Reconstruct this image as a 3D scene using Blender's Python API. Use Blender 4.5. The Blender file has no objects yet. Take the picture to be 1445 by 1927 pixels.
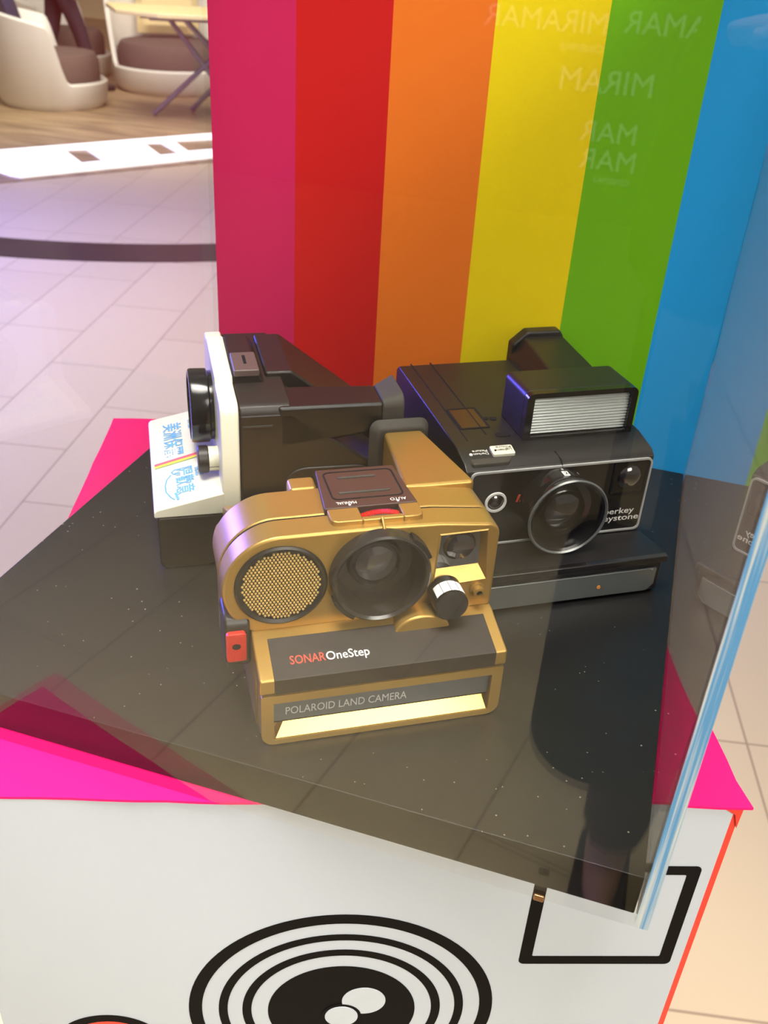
import bpy, bmesh, math, random
from mathutils import Vector, Matrix
R = math.radians
random.seed(7)
SC = bpy.context.scene
COL = SC.collection
ZB = 1.05                      # height of the black display board above the floor

# ------------------------------------------------------------------ camera
cam_data = bpy.data.cameras.new('camera'); cam = bpy.data.objects.new('camera', cam_data); COL.objects.link(cam)
M3 = Matrix(((0.95247657, 0.29947262, 0.05571831),
             (0.20262938, -0.48632676, -0.84995742),
             (-0.22744167, 0.8208547, -0.52389679)))     # lens frame (right, down, forward) from world
right, down, fwd = M3[0], M3[1], M3[2]
rot = Matrix((right, -down, -fwd)).transposed()
cam.matrix_world = Matrix.Translation((0, 0, 0.32 + ZB)) @ rot.to_4x4()
cam_data.sensor_fit = 'VERTICAL'; cam_data.sensor_height = 36.0; cam_data.lens = 1810.0 / 1927.0 * 36.0
cam_data.clip_start = 0.01; cam_data.clip_end = 100
cam_data.dof.use_dof = True; cam_data.dof.focus_distance = 0.47; cam_data.dof.aperture_fstop = 19
SC.camera = cam

# ------------------------------------------------------------------ light
SC.view_settings.view_transform = 'Standard'; SC.view_settings.look = 'None'
SC.view_settings.gamma = 1; SC.view_settings.use_curve_mapping = False
SC.view_settings.exposure = -0.02
w = bpy.data.worlds.new('mall_ambient'); SC.world = w; w.use_nodes = True
w.node_tree.nodes['Background'].inputs[0].default_value = (1.0, 0.95, 0.88, 1)
w.node_tree.nodes['Background'].inputs[1].default_value = 0.38

def area(name, loc, target, sx, sy, power, col, spread=180):
    d = bpy.data.lights.new(name, 'AREA'); d.shape = 'RECTANGLE'; d.size = sx; d.size_y = sy
    d.energy = power; d.color = col; d.spread = R(spread)
    o = bpy.data.objects.new(name, d); COL.objects.link(o); o.location = loc
    o.rotation_euler = (Vector(target) - Vector(loc)).to_track_quat('-Z', 'Y').to_euler()
    return o
area('unseen_overhead_light', (-0.45, -0.35, 3.3), (-0.45, -0.3, 0.0), 1.6, 1.3, 38, (1.0, 0.97, 0.91), 58)
area('unseen_overhead_light', (-2.2, 3.0, 3.4), (-2.1, 3.0, 0.0), 1.6, 1.6, 23, (1.0, 0.95, 0.88), 85)  # unseen lamp added to brighten the floor at left
area('unseen_overhead_light', (2.3, -1.7, 3.0), (0.0, 0.3, 1.0), 1.7, 1.7, 23, (1.0, 0.96, 0.88), 60)  # unseen lamp added where the gold ramp and bevels reflect it
area('unseen_overhead_light', (1.5, 2.6, 4.2), (0.6, 1.8, 0.0), 2.5, 2.5, 42, (1.0, 0.93, 0.70))
area('cafe_fill_light', (-3.3, 6.0, 2.9), (-4.7, 7.6, 0.3), 2, 2, 95, (1.0, 0.95, 0.88), 120)  # unseen lamp added ahead of the chairs to light their near faces
area('blue_screen_light', (-5.0, 2.7, 1.7), (-1.2, 2.6, 0.7), 1.2, 1.4, 430, (0.12, 0.11, 1.0), 160)

cy = SC.cycles
cy.max_bounces = 14; cy.transparent_max_bounces = 32; cy.transmission_bounces = 14; cy.glossy_bounces = 6
cy.caustics_reflective = False; cy.use_denoising = True
cy.sample_clamp_indirect = 6

# ------------------------------------------------------------------ materials
def lin(c):
    c = c / 255.0
    return c / 12.92 if c <= 0.04045 else ((c + 0.055) / 1.055) ** 2.4
def rgb(r, g, b): return (lin(r), lin(g), lin(b), 1)
MATS = {}
def mat(name, col, rough=0.5, metal=0.0, spec=0.5, var=0.06, scale=60.0, bump=0.0, bscale=900.0, coat=0.0, emit=0.0):
    if name in MATS: return MATS[name]
    m = bpy.data.materials.new(name); m.use_nodes = True; nt = m.node_tree; b = nt.nodes['Principled BSDF']
    b.inputs['Roughness'].default_value = rough; b.inputs['Metallic'].default_value = metal
    b.inputs['Specular IOR Level'].default_value = spec; b.inputs['Coat Weight'].default_value = coat
    b.inputs['Coat Roughness'].default_value = 0.1
    tc = nt.nodes.new('ShaderNodeTexCoord')
    nz = nt.nodes.new('ShaderNodeTexNoise'); nz.inputs['Scale'].default_value = scale; nz.inputs['Detail'].default_value = 3
    nt.links.new(tc.outputs['Object'], nz.inputs['Vector'])
    mx = nt.nodes.new('ShaderNodeMix'); mx.data_type = 'RGBA'
    mx.inputs[6].default_value = [max(0, c * (1 - var)) for c in col[:3]] + [1]
    mx.inputs[7].default_value = [min(1, c * (1 + var)) for c in col[:3]] + [1]
    nt.links.new(nz.outputs['Fac'], mx.inputs[0]); nt.links.new(mx.outputs[2], b.inputs['Base Color'])
    if bump:
        n2 = nt.nodes.new('ShaderNodeTexNoise'); n2.inputs['Scale'].default_value = bscale
        bp = nt.nodes.new('ShaderNodeBump'); bp.inputs['Strength'].default_value = bump; bp.inputs['Distance'].default_value = 0.0004
        nt.links.new(tc.outputs['Object'], n2.inputs['Vector']); nt.links.new(n2.outputs['Fac'], bp.inputs['Height'])
        nt.links.new(bp.outputs['Normal'], b.inputs['Normal'])
    if emit:
        b.inputs['Emission Color'].default_value = col; b.inputs['Emission Strength'].default_value = emit
    MATS[name] = m
    return m

def pane_material():
    """Clear sheet: straight transmission plus mirror reflection by the angle of view."""
    m = bpy.data.materials.new('clear_acrylic_sheet'); m.use_nodes = True; nt = m.node_tree; nt.nodes.clear()
    out = nt.nodes.new('ShaderNodeOutputMaterial'); mix = nt.nodes.new('ShaderNodeMixShader')
    tr = nt.nodes.new('ShaderNodeBsdfTransparent'); tr.inputs[0].default_value = (0.975, 0.975, 0.97, 1)
    gl = nt.nodes.new('ShaderNodeBsdfGlossy'); gl.inputs['Roughness'].default_value = 0.0
    fr = nt.nodes.new('ShaderNodeFresnel'); geo = nt.nodes.new('ShaderNodeNewGeometry')
    mx = nt.nodes.new('ShaderNodeMix'); mx.inputs[2].default_value = 1.38; mx.inputs[3].default_value = 1 / 1.38
    nt.links.new(geo.outputs['Backfacing'], mx.inputs[0]); nt.links.new(mx.outputs[0], fr.inputs['IOR'])
    nt.links.new(fr.outputs[0], mix.inputs[0]); nt.links.new(tr.outputs[0], mix.inputs[1]); nt.links.new(gl.outputs[0], mix.inputs[2])
    nt.links.new(mix.outputs[0], out.inputs[0])
    return m
PANE = pane_material()
def solid_acrylic():
    m = bpy.data.materials.new('thick_clear_acrylic'); m.use_nodes = True; b = m.node_tree.nodes['Principled BSDF']
    b.inputs['Base Color'].default_value = (0.72, 0.70, 0.67, 1); b.inputs['Transmission Weight'].default_value = 1
    b.inputs['Roughness'].default_value = 0.0; b.inputs['IOR'].default_value = 1.49
    return m
ACRYL = solid_acrylic()
def glass(name, col, rough=0.02):
    m = bpy.data.materials.new(name); m.use_nodes = True; b = m.node_tree.nodes['Principled BSDF']
    b.inputs['Base Color'].default_value = col; b.inputs['Roughness'].default_value = rough
    b.inputs['Transmission Weight'].default_value = 0.85; b.inputs['IOR'].default_value = 1.55
    return m

GOLD = mat('gold_paint', rgb(168, 133, 68), 0.36, 0.6, 0.5, 0.05, 300, 0.03, 2600)
GOLD2 = mat('gold_mesh', rgb(206, 165, 80), 0.28, 0.8)
CHOC = mat('brown_black_plastic', rgb(32, 25, 22), 0.42, 0, 0.4, 0.1, 200, 0.03, 2400)
BLACK = mat('black_plastic', rgb(21, 19, 18), 0.40, 0, 0.45, 0.1, 200, 0.03, 2400)
BLACKG = mat('glossy_black_plastic', rgb(22, 20, 20), 0.16, 0, 0.5, 0.1, 200)
BLACKM = mat('matte_black', rgb(16, 15, 15), 0.75, 0, 0.2)
RUBBER = mat('dark_grey_rubber', rgb(62, 58, 52), 0.7, 0, 0.3, 0.1, 200, 0.2, 1500)
GREYP = mat('slate_grey_strip', rgb(86, 90, 92), 0.32, 0.2, 0.5)
SILVER = mat('silver_print', rgb(196, 196, 194), 0.35, 0.35)
WHITEP = mat('white_print', rgb(238, 236, 230), 0.5)
REDP = mat('red_print', rgb(214, 66, 44), 0.5)
REDK = mat('red_plastic', rgb(196, 44, 34), 0.42)
CREAM = mat('cream_white_plastic', rgb(216, 212, 192), 0.34, 0, 0.5, 0.03)
BLUEP = mat('blue_print', rgb(96, 160, 200), 0.5)
PINKP = mat('pink_stripe', rgb(230, 90, 110), 0.5)
YELP = mat('yellow_stripe', rgb(242, 200, 60), 0.5)
GRNP = mat('green_stripe', rgb(110, 150, 90), 0.5)
SILVM = mat('brushed_silver', rgb(120, 124, 124), 0.28, 0.6)
CHROME = mat('silver_line', rgb(186, 186, 184), 0.35, 0.25, 0.5, 0.02)
LENS = mat('dark_lens_glass', rgb(26, 22, 26), 0.04, 0, 1.0, 0.3, 40, coat=1.0)
LENSG = mat('grey_lens_element', rgb(88, 84, 84), 0.07, 0.5, 1.0, 0.3, 60, coat=1.0)
WINDOW = mat('viewfinder_glass', rgb(52, 48, 50), 0.05, 0.3, 1.0, 0.7, 120, coat=1.0)
INK = mat('black_ink', rgb(20, 16, 15), 0.85, 0, 0.08)
REDINK = mat('red_ink', rgb(226, 40, 24), 0.5)
BLACKBOARD = mat('black_display_board', rgb(20, 19, 18), 0.36, 0, 0.4, 0.25, 30, 0.05, 500)

def add_dust(m, col, scale, thr):
    nt = m.node_tree; b = nt.nodes['Principled BSDF']; src = b.inputs['Base Color'].links[0].from_socket
    tc = nt.nodes.new('ShaderNodeTexCoord'); vo = nt.nodes.new('ShaderNodeTexVoronoi'); vo.inputs['Scale'].default_value = scale
    nz = nt.nodes.new('ShaderNodeTexNoise'); nz.inputs['Scale'].default_value = 9; mt = nt.nodes.new('ShaderNodeMath'); mt.operation = 'MULTIPLY'; mt.inputs[1].default_value = thr * 2
    lt = nt.nodes.new('ShaderNodeMath'); lt.operation = 'LESS_THAN'; mx = nt.nodes.new('ShaderNodeMix'); mx.data_type = 'RGBA'
    nt.links.new(tc.outputs['Object'], vo.inputs['Vector']); nt.links.new(tc.outputs['Object'], nz.inputs['Vector']); nt.links.new(nz.outputs['Fac'], mt.inputs[0])
    nt.links.new(vo.outputs['Distance'], lt.inputs[0]); nt.links.new(mt.outputs[0], lt.inputs[1]); nt.links.new(lt.outputs[0], mx.inputs[0])
    nt.links.new(src, mx.inputs[6]); mx.inputs[7].default_value = col; nt.links.new(mx.outputs[2], b.inputs['Base Color'])
add_dust(BLACKBOARD, rgb(150, 142, 128), 160, 0.055)
# ------------------------------------------------------------------ builders
def link(name, me, m=None, parent=None, loc=None):
    o = bpy.data.objects.new(name, me); COL.objects.link(o)
    if m:
        for k in (m if isinstance(m, (list, tuple)) else [m]): me.materials.append(k)
    if parent: o.parent = parent
    if loc is not None: o.location = loc
    return o
def obj(name, bm, m, parent=None, bevel=0.0, seg=2, smooth=True, angle=32, loc=None):
    bmesh.ops.remove_doubles(bm, verts=bm.verts, dist=1e-7)
    bmesh.ops.recalc_face_normals(bm, faces=bm.faces)
    for f in bm.faces: f.smooth = smooth
    for e in bm.edges:
        if len(e.link_faces) == 2 and e.calc_face_angle(0) > R(angle): e.smooth = False
    me = bpy.data.meshes.new(name); bm.to_mesh(me); bm.free()
    o = link(name, me, m, parent, loc)
    if bevel:
        b = o.modifiers.new('bevel', 'BEVEL'); b.width = bevel; b.segments = seg; b.limit_method = 'ANGLE'
        b.angle_limit = R(30); b.harden_normals = True
    return o
def empty(name, loc=(0, 0, 0), rz=0.0):
    o = bpy.data.objects.new(name, None); COL.objects.link(o); o.location = loc; o.rotation_euler = (0, 0, rz)
    o.empty_display_size = 0.05
    return o
def tag(o, label, cat, group=None):
    o['label'] = label; o['category'] = cat
    if group: o['group'] = group
    return o
def structure(o): o['kind'] = 'structure'; return o
def B(): return bmesh.new()
def box(bm, x0, x1, y0, y1, z0, z1):
    r = bmesh.ops.create_cube(bm, size=1.0)
    for v in r['verts']:
        v.co = Vector(((x0 + x1) / 2 + v.co.x * (x1 - x0), (y0 + y1) / 2 + v.co.y * (y1 - y0), (z0 + z1) / 2 + v.co.z * (z1 - z0)))
    return r['verts']
def prism(bm, pts, f0, f1):
    """pts: 2D polygon; f0, f1 map a 2D point to the two end caps."""
    a = [bm.verts.new(f0(*p)) for p in pts]; b = [bm.verts.new(f1(*p)) for p in pts]
    bm.faces.new(a); bm.faces.new(b[::-1]); n = len(pts)
    for i in range(n): bm.faces.new((a[i], b[i], b[(i + 1) % n], a[(i + 1) % n]))
def prism_y(bm, pts, y0, y1): prism(bm, pts, lambda x, z: (x, y0, z), lambda x, z: (x, y1, z))
def prism_x(bm, pts, x0, x1): prism(bm, pts, lambda y, z: (x0, y, z), lambda y, z: (x1, y, z))
def prism_z(bm, pts, z0, z1): prism(bm, pts, lambda x, y: (x, y, z0), lambda x, y: (x, y, z1))
def plate(bm, outer, holes, f0, f1):
    """flat plate with holes, extruded from f0 to f1"""
    sides = []
    edges = []
    for loop in [outer] + holes:
        vs = [bm.verts.new(f0(*p)) for p in loop]; ws = [bm.verts.new(f1(*p)) for p in loop]
        n = len(vs); sides.append((vs, ws))
    for k in (0, 1):
        es = []
        for s in sides:
            v = s[k]
            for i in range(len(v)):
                e = bm.edges.get((v[i], v[(i + 1) % len(v)])) or bm.edges.new((v[i], v[(i + 1) % len(v)])); es.append(e)
        bmesh.ops.triangle_fill(bm, edges=es, use_beauty=True, use_dissolve=False)
    for v, w_ in sides:
        n = len(v)
        for i in range(n): bm.faces.new((v[i], v[(i + 1) % n], w_[(i + 1) % n], w_[i]))
def rrect(x0, x1, z0, z1, r, n=5):
    rs = r if isinstance(r, (tuple, list)) else (r, r, r, r)      # bl, br, tr, tl
    out = []
    for (cx, cz, a0), q in zip(((x0, z0, 180), (x1, z0, 270), (x1, z1, 0), (x0, z1, 90)), rs):
        if q <= 0: out.append((cx, cz)); continue
        ox = cx + q if a0 in (180, 90) else cx - q; oz = cz + q if a0 in (180, 270) else cz - q
        for i in range(n + 1):
            a = R(a0 + 90 * i / n); out.append((ox + q * math.cos(a), oz + q * math.sin(a)))
    return out
def circ(cx, cz, r, n=40, a0=0, a1=360):
    full = abs(a1 - a0) >= 360
    k = n if full else n + 1
    return [(cx + r * math.cos(R(a0 + (a1 - a0) * i / n)), cz + r * math.sin(R(a0 + (a1 - a0) * i / n))) for i in range(k)]
def lathe(bm, prof, o, axis, n=48, close=False):
    """prof: (radius, distance along axis)"""
    axis = Vector(axis).normalized(); q = Vector((0, 0, 1)).rotation_difference(axis)
    rings = []
    for r, d in prof:
        if r < 1e-7: rings.append([bm.verts.new(Vector(o) + axis * d)])
        else: rings.append([bm.verts.new(Vector(o) + q @ Vector((r * math.cos(2 * math.pi * i / n), r * math.sin(2 * math.pi * i / n), d))) for i in range(n)])
    for a, b in zip(rings, rings[1:] + ([rings[0]] if close else [])):
        for i in range(n):
            j = (i + 1) % n
            if len(a) == 1 and len(b) == 1: continue
            if len(a) == 1: bm.faces.new((a[0], b[i], b[j]))
            elif len(b) == 1: bm.faces.new((a[i], a[j], b[0]))
            else: bm.faces.new((a[i], a[j], b[j], b[i]))
def tube(bm, pts, r, n=8):
    rings = []
    P = [Vector(p) for p in pts]
    for i, p in enumerate(P):
        d = (P[min(i + 1, len(P) - 1)] - P[max(i - 1, 0)]).normalized()
        q = Vector((0, 0, 1)).rotation_difference(d); rr = r[i] if isinstance(r, (list, tuple)) else r
        rings.append([bm.verts.new(p + q @ Vector((rr * math.cos(2 * math.pi * k / n), rr * math.sin(2 * math.pi * k / n), 0))) for k in range(n)])
    for a, b in zip(rings, rings[1:]):
        for i in range(n): bm.faces.new((a[i], a[(i + 1) % n], b[(i + 1) % n], b[i]))
    bm.faces.new(rings[0][::-1]); bm.faces.new(rings[-1])
def ribbon(bm, pts, wd, f, t=0.0002):
    """flat strip of width wd along 2D pts, lifted on f"""
    n = len(pts); L_, R_ = [], []
    for i, p in enumerate(pts):
        a = Vector(pts[max(i - 1, 0)]); b = Vector(pts[min(i + 1, n - 1)]); d = (b - a).normalized(); nn = Vector((-d.y, d.x)) * wd / 2
        L_.append(bm.verts.new(f(p[0] + nn.x, p[1] + nn.y))); R_.append(bm.verts.new(f(p[0] - nn.x, p[1] - nn.y)))
    for i in range(n - 1): bm.faces.new((L_[i], R_[i], R_[i + 1], L_[i + 1]))
DEP = None
def lettering(name, s, size, origin, xd, yd, m, parent, align='LEFT', lift=0.00025, bold=0.0, sx=1.0, spacing=1.0, thick=0.00008, fitw=None):
    """s written on a plane: xd the reading direction, yd the letters' up"""
    cu = bpy.data.curves.new(name, 'FONT'); cu.body = s; cu.size = 1.0; cu.align_x = align; cu.align_y = 'BOTTOM_BASELINE'
    cu.offset = bold; cu.space_character = spacing; cu.resolution_u = 3
    t = bpy.data.objects.new(name, cu); COL.objects.link(t)
    dg = bpy.context.evaluated_depsgraph_get(); me = bpy.data.meshes.new_from_object(t.evaluated_get(dg))
    bpy.data.objects.remove(t); bpy.data.curves.remove(cu)
    x = Vector(xd).normalized(); y = Vector(yd); y = (y - x * y.dot(x)).normalized(); z = x.cross(y)
    xs = [v.co.x for v in me.vertices]
    kx = size * sx
    if fitw and xs and max(xs) > min(xs): kx = fitw / (max(xs) - min(xs))
    for v in me.vertices: v.co = Vector(origin) + x * (v.co.x * kx) + y * (v.co.y * size) + z * lift
    return link(name, me, m, parent)

# ================================================================== SETTING
FA = R(11)                                       # the tile grid is turned against the case
def floor_material():
    m = bpy.data.materials.new('beige_stone_tiles'); m.use_nodes = True; nt = m.node_tree; b = nt.nodes['Principled BSDF']
    tc = nt.nodes.new('ShaderNodeTexCoord'); mp = nt.nodes.new('ShaderNodeMapping'); mp.vector_type = 'TEXTURE'
    # texture x runs along the long side of the tiles
    mp.inputs['Rotation'].default_value = (0, 0, FA + R(90))
    e1 = Vector((math.cos(FA), math.sin(FA))); e2 = Vector((-math.sin(FA), math.cos(FA)))
    p = e1 * (-1.127) + e2 * 2.08
    mp.inputs['Location'].default_value = (p.x, p.y, 0)
    nt.links.new(tc.outputs['Object'], mp.inputs['Vector'])
    br = nt.nodes.new('ShaderNodeTexBrick'); br.offset = 0.5; br.offset_frequency = 4; br.inputs['Scale'].default_value = 1
    br.inputs['Mortar Size'].default_value = 0.0028; br.inputs['Mortar Smooth'].default_value = 0.3
    br.inputs['Brick Width'].default_value = 0.595; br.inputs['Row Height'].default_value = 0.2953
    br.inputs['Color1'].default_value = rgb(218, 199, 152); br.inputs['Color2'].default_value = rgb(212, 193, 147)
    br.inputs['Mortar'].default_value = rgb(168, 146, 112)
    nt.links.new(mp.outputs[0], br.inputs['Vector'])
    nz = nt.nodes.new('ShaderNodeTexNoise'); nz.inputs['Scale'].default_value = 2.2; nz.inputs['Detail'].default_value = 5
    nt.links.new(tc.outputs['Object'], nz.inputs['Vector'])
    mx = nt.nodes.new('ShaderNodeMix'); mx.data_type = 'RGBA'; mx.blend_type = 'MULTIPLY'; mx.inputs[0].default_value = 0.22
    nt.links.new(br.outputs[0], mx.inputs[6]); nt.links.new(nz.outputs['Color'], mx.inputs[7])
    nt.links.new(br.outputs[0], b.inputs['Base Color']); b.inputs['Roughness'].default_value = 0.42
    b.inputs['Specular IOR Level'].default_value = 0.35
    return m
bm = B(); box(bm, -13, 7, -8, 13, -0.08, 0); floor = structure(obj('floor', bm, floor_material(), smooth=False))
def wood_material():
    m = bpy.data.materials.new('cafe_wood_floor'); m.use_nodes = True; nt = m.node_tree; b = nt.nodes['Principled BSDF']
    tc = nt.nodes.new('ShaderNodeTexCoord'); mp = nt.nodes.new('ShaderNodeMapping'); mp.inputs['Rotation'].default_value = (0, 0, R(-20))
    mp.inputs['Scale'].default_value = (1.2, 9, 1)
    nz = nt.nodes.new('ShaderNodeTexNoise'); nz.inputs['Scale'].default_value = 1.6; nz.inputs['Detail'].default_value = 6
    nt.links.new(tc.outputs['Object'], mp.inputs[0]); nt.links.new(mp.outputs[0], nz.inputs['Vector'])
    cr = nt.nodes.new('ShaderNodeValToRGB'); cr.color_ramp.elements[0].position = 0.35; cr.color_ramp.elements[1].position = 0.68
    cr.color_ramp.elements[0].color = rgb(132, 110, 84); cr.color_ramp.elements[1].color = rgb(184, 158, 120)
    nt.links.new(nz.outputs['Fac'], cr.inputs[0]); nt.links.new(cr.outputs[0], b.inputs['Base Color']); b.inputs['Roughness'].default_value = 0.45
    return m
bm = B(); prism_z(bm, [(-7.6, -1.2), (-1.2, 8.2), (-1.2, 12.8), (-12.8, 12.8), (-12.8, -1.2)], 0.0005, 0.006)
structure(obj('floor_wood', bm, wood_material(), smooth=False))
# dark curved inlay in the stone floor
a_, b_, c_ = Vector((-2.913, 3.668)), Vector((-2.455, 3.815)), Vector((-2.0225, 4.045))
def circle3(a, b, c):
    d = 2 * (a.x * (b.y - c.y) + b.x * (c.y - a.y) + c.x * (a.y - b.y))
    ux = (a.length_squared * (b.y - c.y) + b.length_squared * (c.y - a.y) + c.length_squared * (a.y - b.y)) / d
    uy = (a.length_squared * (c.x - b.x) + b.length_squared * (a.x - c.x) + c.length_squared * (b.x - a.x)) / d
    return Vector((ux, uy))
cc = circle3(a_, b_, c_); rad = (b_ - cc).length
ang = math.degrees(math.atan2(b_.y - cc.y, b_.x - cc.x))
arc_o = circ(cc.x, cc.y, rad + 0.135, 90, ang - 60, ang + 60); arc_i = circ(cc.x, cc.y, rad - 0.135, 90, ang - 60, ang + 60)
bm = B()
def quads(a, b, c, d): bm.faces.new((a, b, c, d))
vs = [[bm.verts.new((p[0], p[1], 0.0002)), bm.verts.new((p[0], p[1], 0.0035)), bm.verts.new((q[0], q[1], 0.0035)), bm.verts.new((q[0], q[1], 0.0002))] for p, q in zip(arc_o, arc_i)]
for a, b in zip(vs, vs[1:]):
    for q in range(4): quads(a[q], b[q], b[(q + 1) % 4], a[(q + 1) % 4])
bm.faces.new(vs[0]); bm.faces.new(vs[-1][::-1])
structure(obj('trim_1', bm, mat('dark_polished_stone', rgb(50, 38, 44), 0.3, 0, 0.5, 0.3, 6), smooth=False))
bm = B(); box(bm, -13, 7, 12.9, 13.05, 0, 4.5); structure(obj('wall_back', bm, mat('warm_cream_wall', rgb(216, 198, 160), 0.7, scale=3), smooth=False))
# hoarding behind the photographer with rows of words
bm = B(); box(bm, -4.0, 4.0, -5.12, -5.0, 0, 1.5)
hoard = structure(obj('wall_front', bm, mat('grey_hoarding', rgb(120, 112, 104), 0.6, scale=3), smooth=False))
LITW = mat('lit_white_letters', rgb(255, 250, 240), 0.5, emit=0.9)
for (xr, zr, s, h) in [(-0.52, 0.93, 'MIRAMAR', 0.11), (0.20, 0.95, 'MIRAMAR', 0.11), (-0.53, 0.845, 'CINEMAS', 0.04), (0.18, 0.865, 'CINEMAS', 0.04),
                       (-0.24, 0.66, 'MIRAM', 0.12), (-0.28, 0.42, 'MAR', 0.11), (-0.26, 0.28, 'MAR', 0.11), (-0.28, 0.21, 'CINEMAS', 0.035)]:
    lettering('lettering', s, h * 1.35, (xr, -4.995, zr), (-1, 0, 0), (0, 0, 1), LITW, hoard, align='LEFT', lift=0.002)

# ================================================================== PEDESTAL
ZT = ZB - 0.0225
PE = R(19.5); e1 = Vector((math.cos(PE), math.sin(PE), 0)); e2 = Vector((-math.sin(PE), math.cos(PE), 0))
po = e1 * -0.167 + e2 * 0.3045
ped = empty('pedestal', (po.x, po.y, 0), PE)
tag(ped, 'white pedestal with magenta top and black printed camera drawing, under the clear case', 'pedestal')
PW, PD = 0.3655, 0.379
WPAPER = mat('white_paper', rgb(178, 184, 191), 0.55, 0, 0.3, 0.02, 9, 0.6, 14)
MAG = mat('magenta_paper', rgb(230, 6, 104), 0.6, 0, 0.25, 0.04, 20, 0.5, 40)
REDS = mat('red_paper', rgb(222, 54, 40), 0.55)
bm = B()
for i in range(1):
    box(bm, 0.0, PW - 0.0032, 0.0, 0.003, 0, ZT - 0.0017)
obj('front_sheet', bm, WPAPER, ped, smooth=False)
bm = B(); box(bm, 0.0005, PW - 0.0033, 0.0031, PD, 0, ZT - 0.0018); box(bm, PW - 0.0031, PW + 0.0002, 0.0004, PD, 0, ZT - 0.0018); obj('body', bm, REDS, ped, smooth=False)
# magenta top sheet with a slightly uneven edge
pts = []
random.seed(3)
nE = 26
for k in range(nE): t = k / nE; pts.append((-0.0006 + t * (PW + 0.003), -0.0012 + 0.0010 * math.sin(t * 9 + 1) + random.uniform(-.0003, .0003) - (0.0 if t < .93 else (t - .93) * 0.012)))
pts.append((PW + 0.0042, -0.0022))
for k in range(1, nE): t = k / nE; pts.append((PW + 0.0012 + 0.0008 * math.sin(t * 23), t * PD))
pts.append((PW + 0.001, PD + 0.001))
for k in range(1, nE): t = 1 - k / nE; pts.append((t * PW, PD + 0.001 + random.uniform(-.0004, .0004)))
pts.append((-0.001, PD))
for k in range(1, nE): t = 1 - k / nE; pts.append((-0.0008 + random.uniform(-.0003, .0003), t * PD))
bm = B(); prism_z(bm, pts, ZT - 0.0017, ZT - 0.0002); obj('top_sheet', bm, MAG, ped, smooth=False)
bm = B(); prism_y(bm, [(PW - 0.010, ZT - 0.0018), (PW + 0.0008, ZT - 0.0018), (PW + 0.0004, ZT - 0.016), (PW - 0.0022, ZT - 0.007)], -0.0006, 0.0002)
obj('folded_corner', bm, REDS, ped, smooth=False)
# printed drawing
def art(name, polys, m):
    bm = B()
    for outer, hole in polys:
        f0 = lambda x, z: (x, -0.0003, ZT + z); f1 = lambda x, z: (x, 0.0002, ZT + z)
        if hole: plate(bm, outer, [hole], f0, f1)
        else: prism(bm, outer, f0, f1)
    return obj(name, bm, m, ped, smooth=False)
ox = 0.167
cxr, czr = 0.0160 + ox, -0.1655
polys = []
for ro, ri in ((0.0825, 0.0755), (0.0665, 0.0618), (0.0538, 0.0490)):
    polys.append((circ(cxr, czr, ro, 96), circ(cxr, czr, ri, 96)))
art('printed_lens_rings', polys, INK)
art('printed_lens_centre', [(circ(cxr, czr - 0.0005, 0.0400, 80), None)], INK)
WINK = mat('white_highlight_print', rgb(180, 186, 193), 0.55)
bm = B()
prism(bm, circ(0.0277 + ox, -0.1565, 0.0118, 40), lambda x, z: (x, -0.0006, ZT + z), lambda x, z: (x, -0.0002, ZT + z))
obj('printed_highlight', bm, WINK, ped, smooth=False)
bm = B(); prism(bm, circ(0.0160 + ox, -0.1703, 0.0108, 40), lambda x, z: (x, -0.0008, ZT + z), lambda x, z: (x, -0.0006, ZT + z))
obj('printed_highlight_rim', bm, INK, ped, smooth=False)
bm = B(); prism(bm, circ(0.0160 + ox, -0.1703, 0.0090, 40), lambda x, z: (x, -0.0011, ZT + z), lambda x, z: (x, -0.0008, ZT + z))
obj('printed_highlight', bm, WINK, ped, smooth=False)
art('printed_window_outline', [(rrect(0.108 + ox, 0.1895 + ox, -0.1235, -0.0445, 0.003), rrect(0.1145 + ox, 0.1830 + ox, -0.1170, -0.0508, 0.001))], INK)
art('printed_button_rim', [(circ(-0.111 + ox, -0.2015, 0.0315, 64), circ(-0.111 + ox, -0.2015, 0.0258, 64))], INK)
art('printed_red_button', [(circ(-0.111 + ox, -0.2015, 0.0258, 64), None)], REDINK)
art('printed_knob', [(circ(0.1505 + ox, -0.203, 0.0225, 48), None)], INK)

# ================================================================== DISPLAY BOARD, BACKDROP, CASE
X0, X1, Y0, Y1 = -0.3150, 0.0415, 0.2755, 0.6321
bm = B(); box(bm, X0, X1, Y0, Y1, ZT, ZB)
bm.normal_update()
for f in bm.faces: f.material_index = 0 if f.normal.z > 0.5 else 1
tag(obj('display_board', bm, [BLACKBOARD, mat('black_board_edge', rgb(18, 16, 15), 0.9, 0, 0.1)], bevel=0.0006), 'thick black display board under the three cameras inside the clear case', 'display board')
bk = empty('backdrop', ((X0 + X1) / 2, 0.6335, ZB))
tag(bk, 'tall rainbow backdrop of six upright colour stripes behind the cameras', 'backdrop')
stripe_cols = [(206, 34, 92), (206, 26, 24), (242, 122, 34), (248, 220, 8), (116, 188, 16), (36, 166, 240)]
edges = [X0, -0.2535, -0.1900, -0.1262, -0.0600, 0.0008, 0.0478]
bm = B()
mats = []
for k, c in enumerate(stripe_cols):
    n0 = len(bm.faces); box(bm, edges[k] - bk.location.x, edges[k + 1] - bk.location.x, -0.0013, 0.0013, -0.0223, 0.335)
    bm.faces.ensure_lookup_table()
    for f in bm.faces[n0:]: f.material_index = k
    mats.append(mat('stripe_' + 'pink red orange yellow green blue'.split()[k], rgb(*c), 0.5, 0, 0.3, 0.02, 80))
sheet = obj('striped_sheet', bm, mats, bk, smooth=False)

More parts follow.
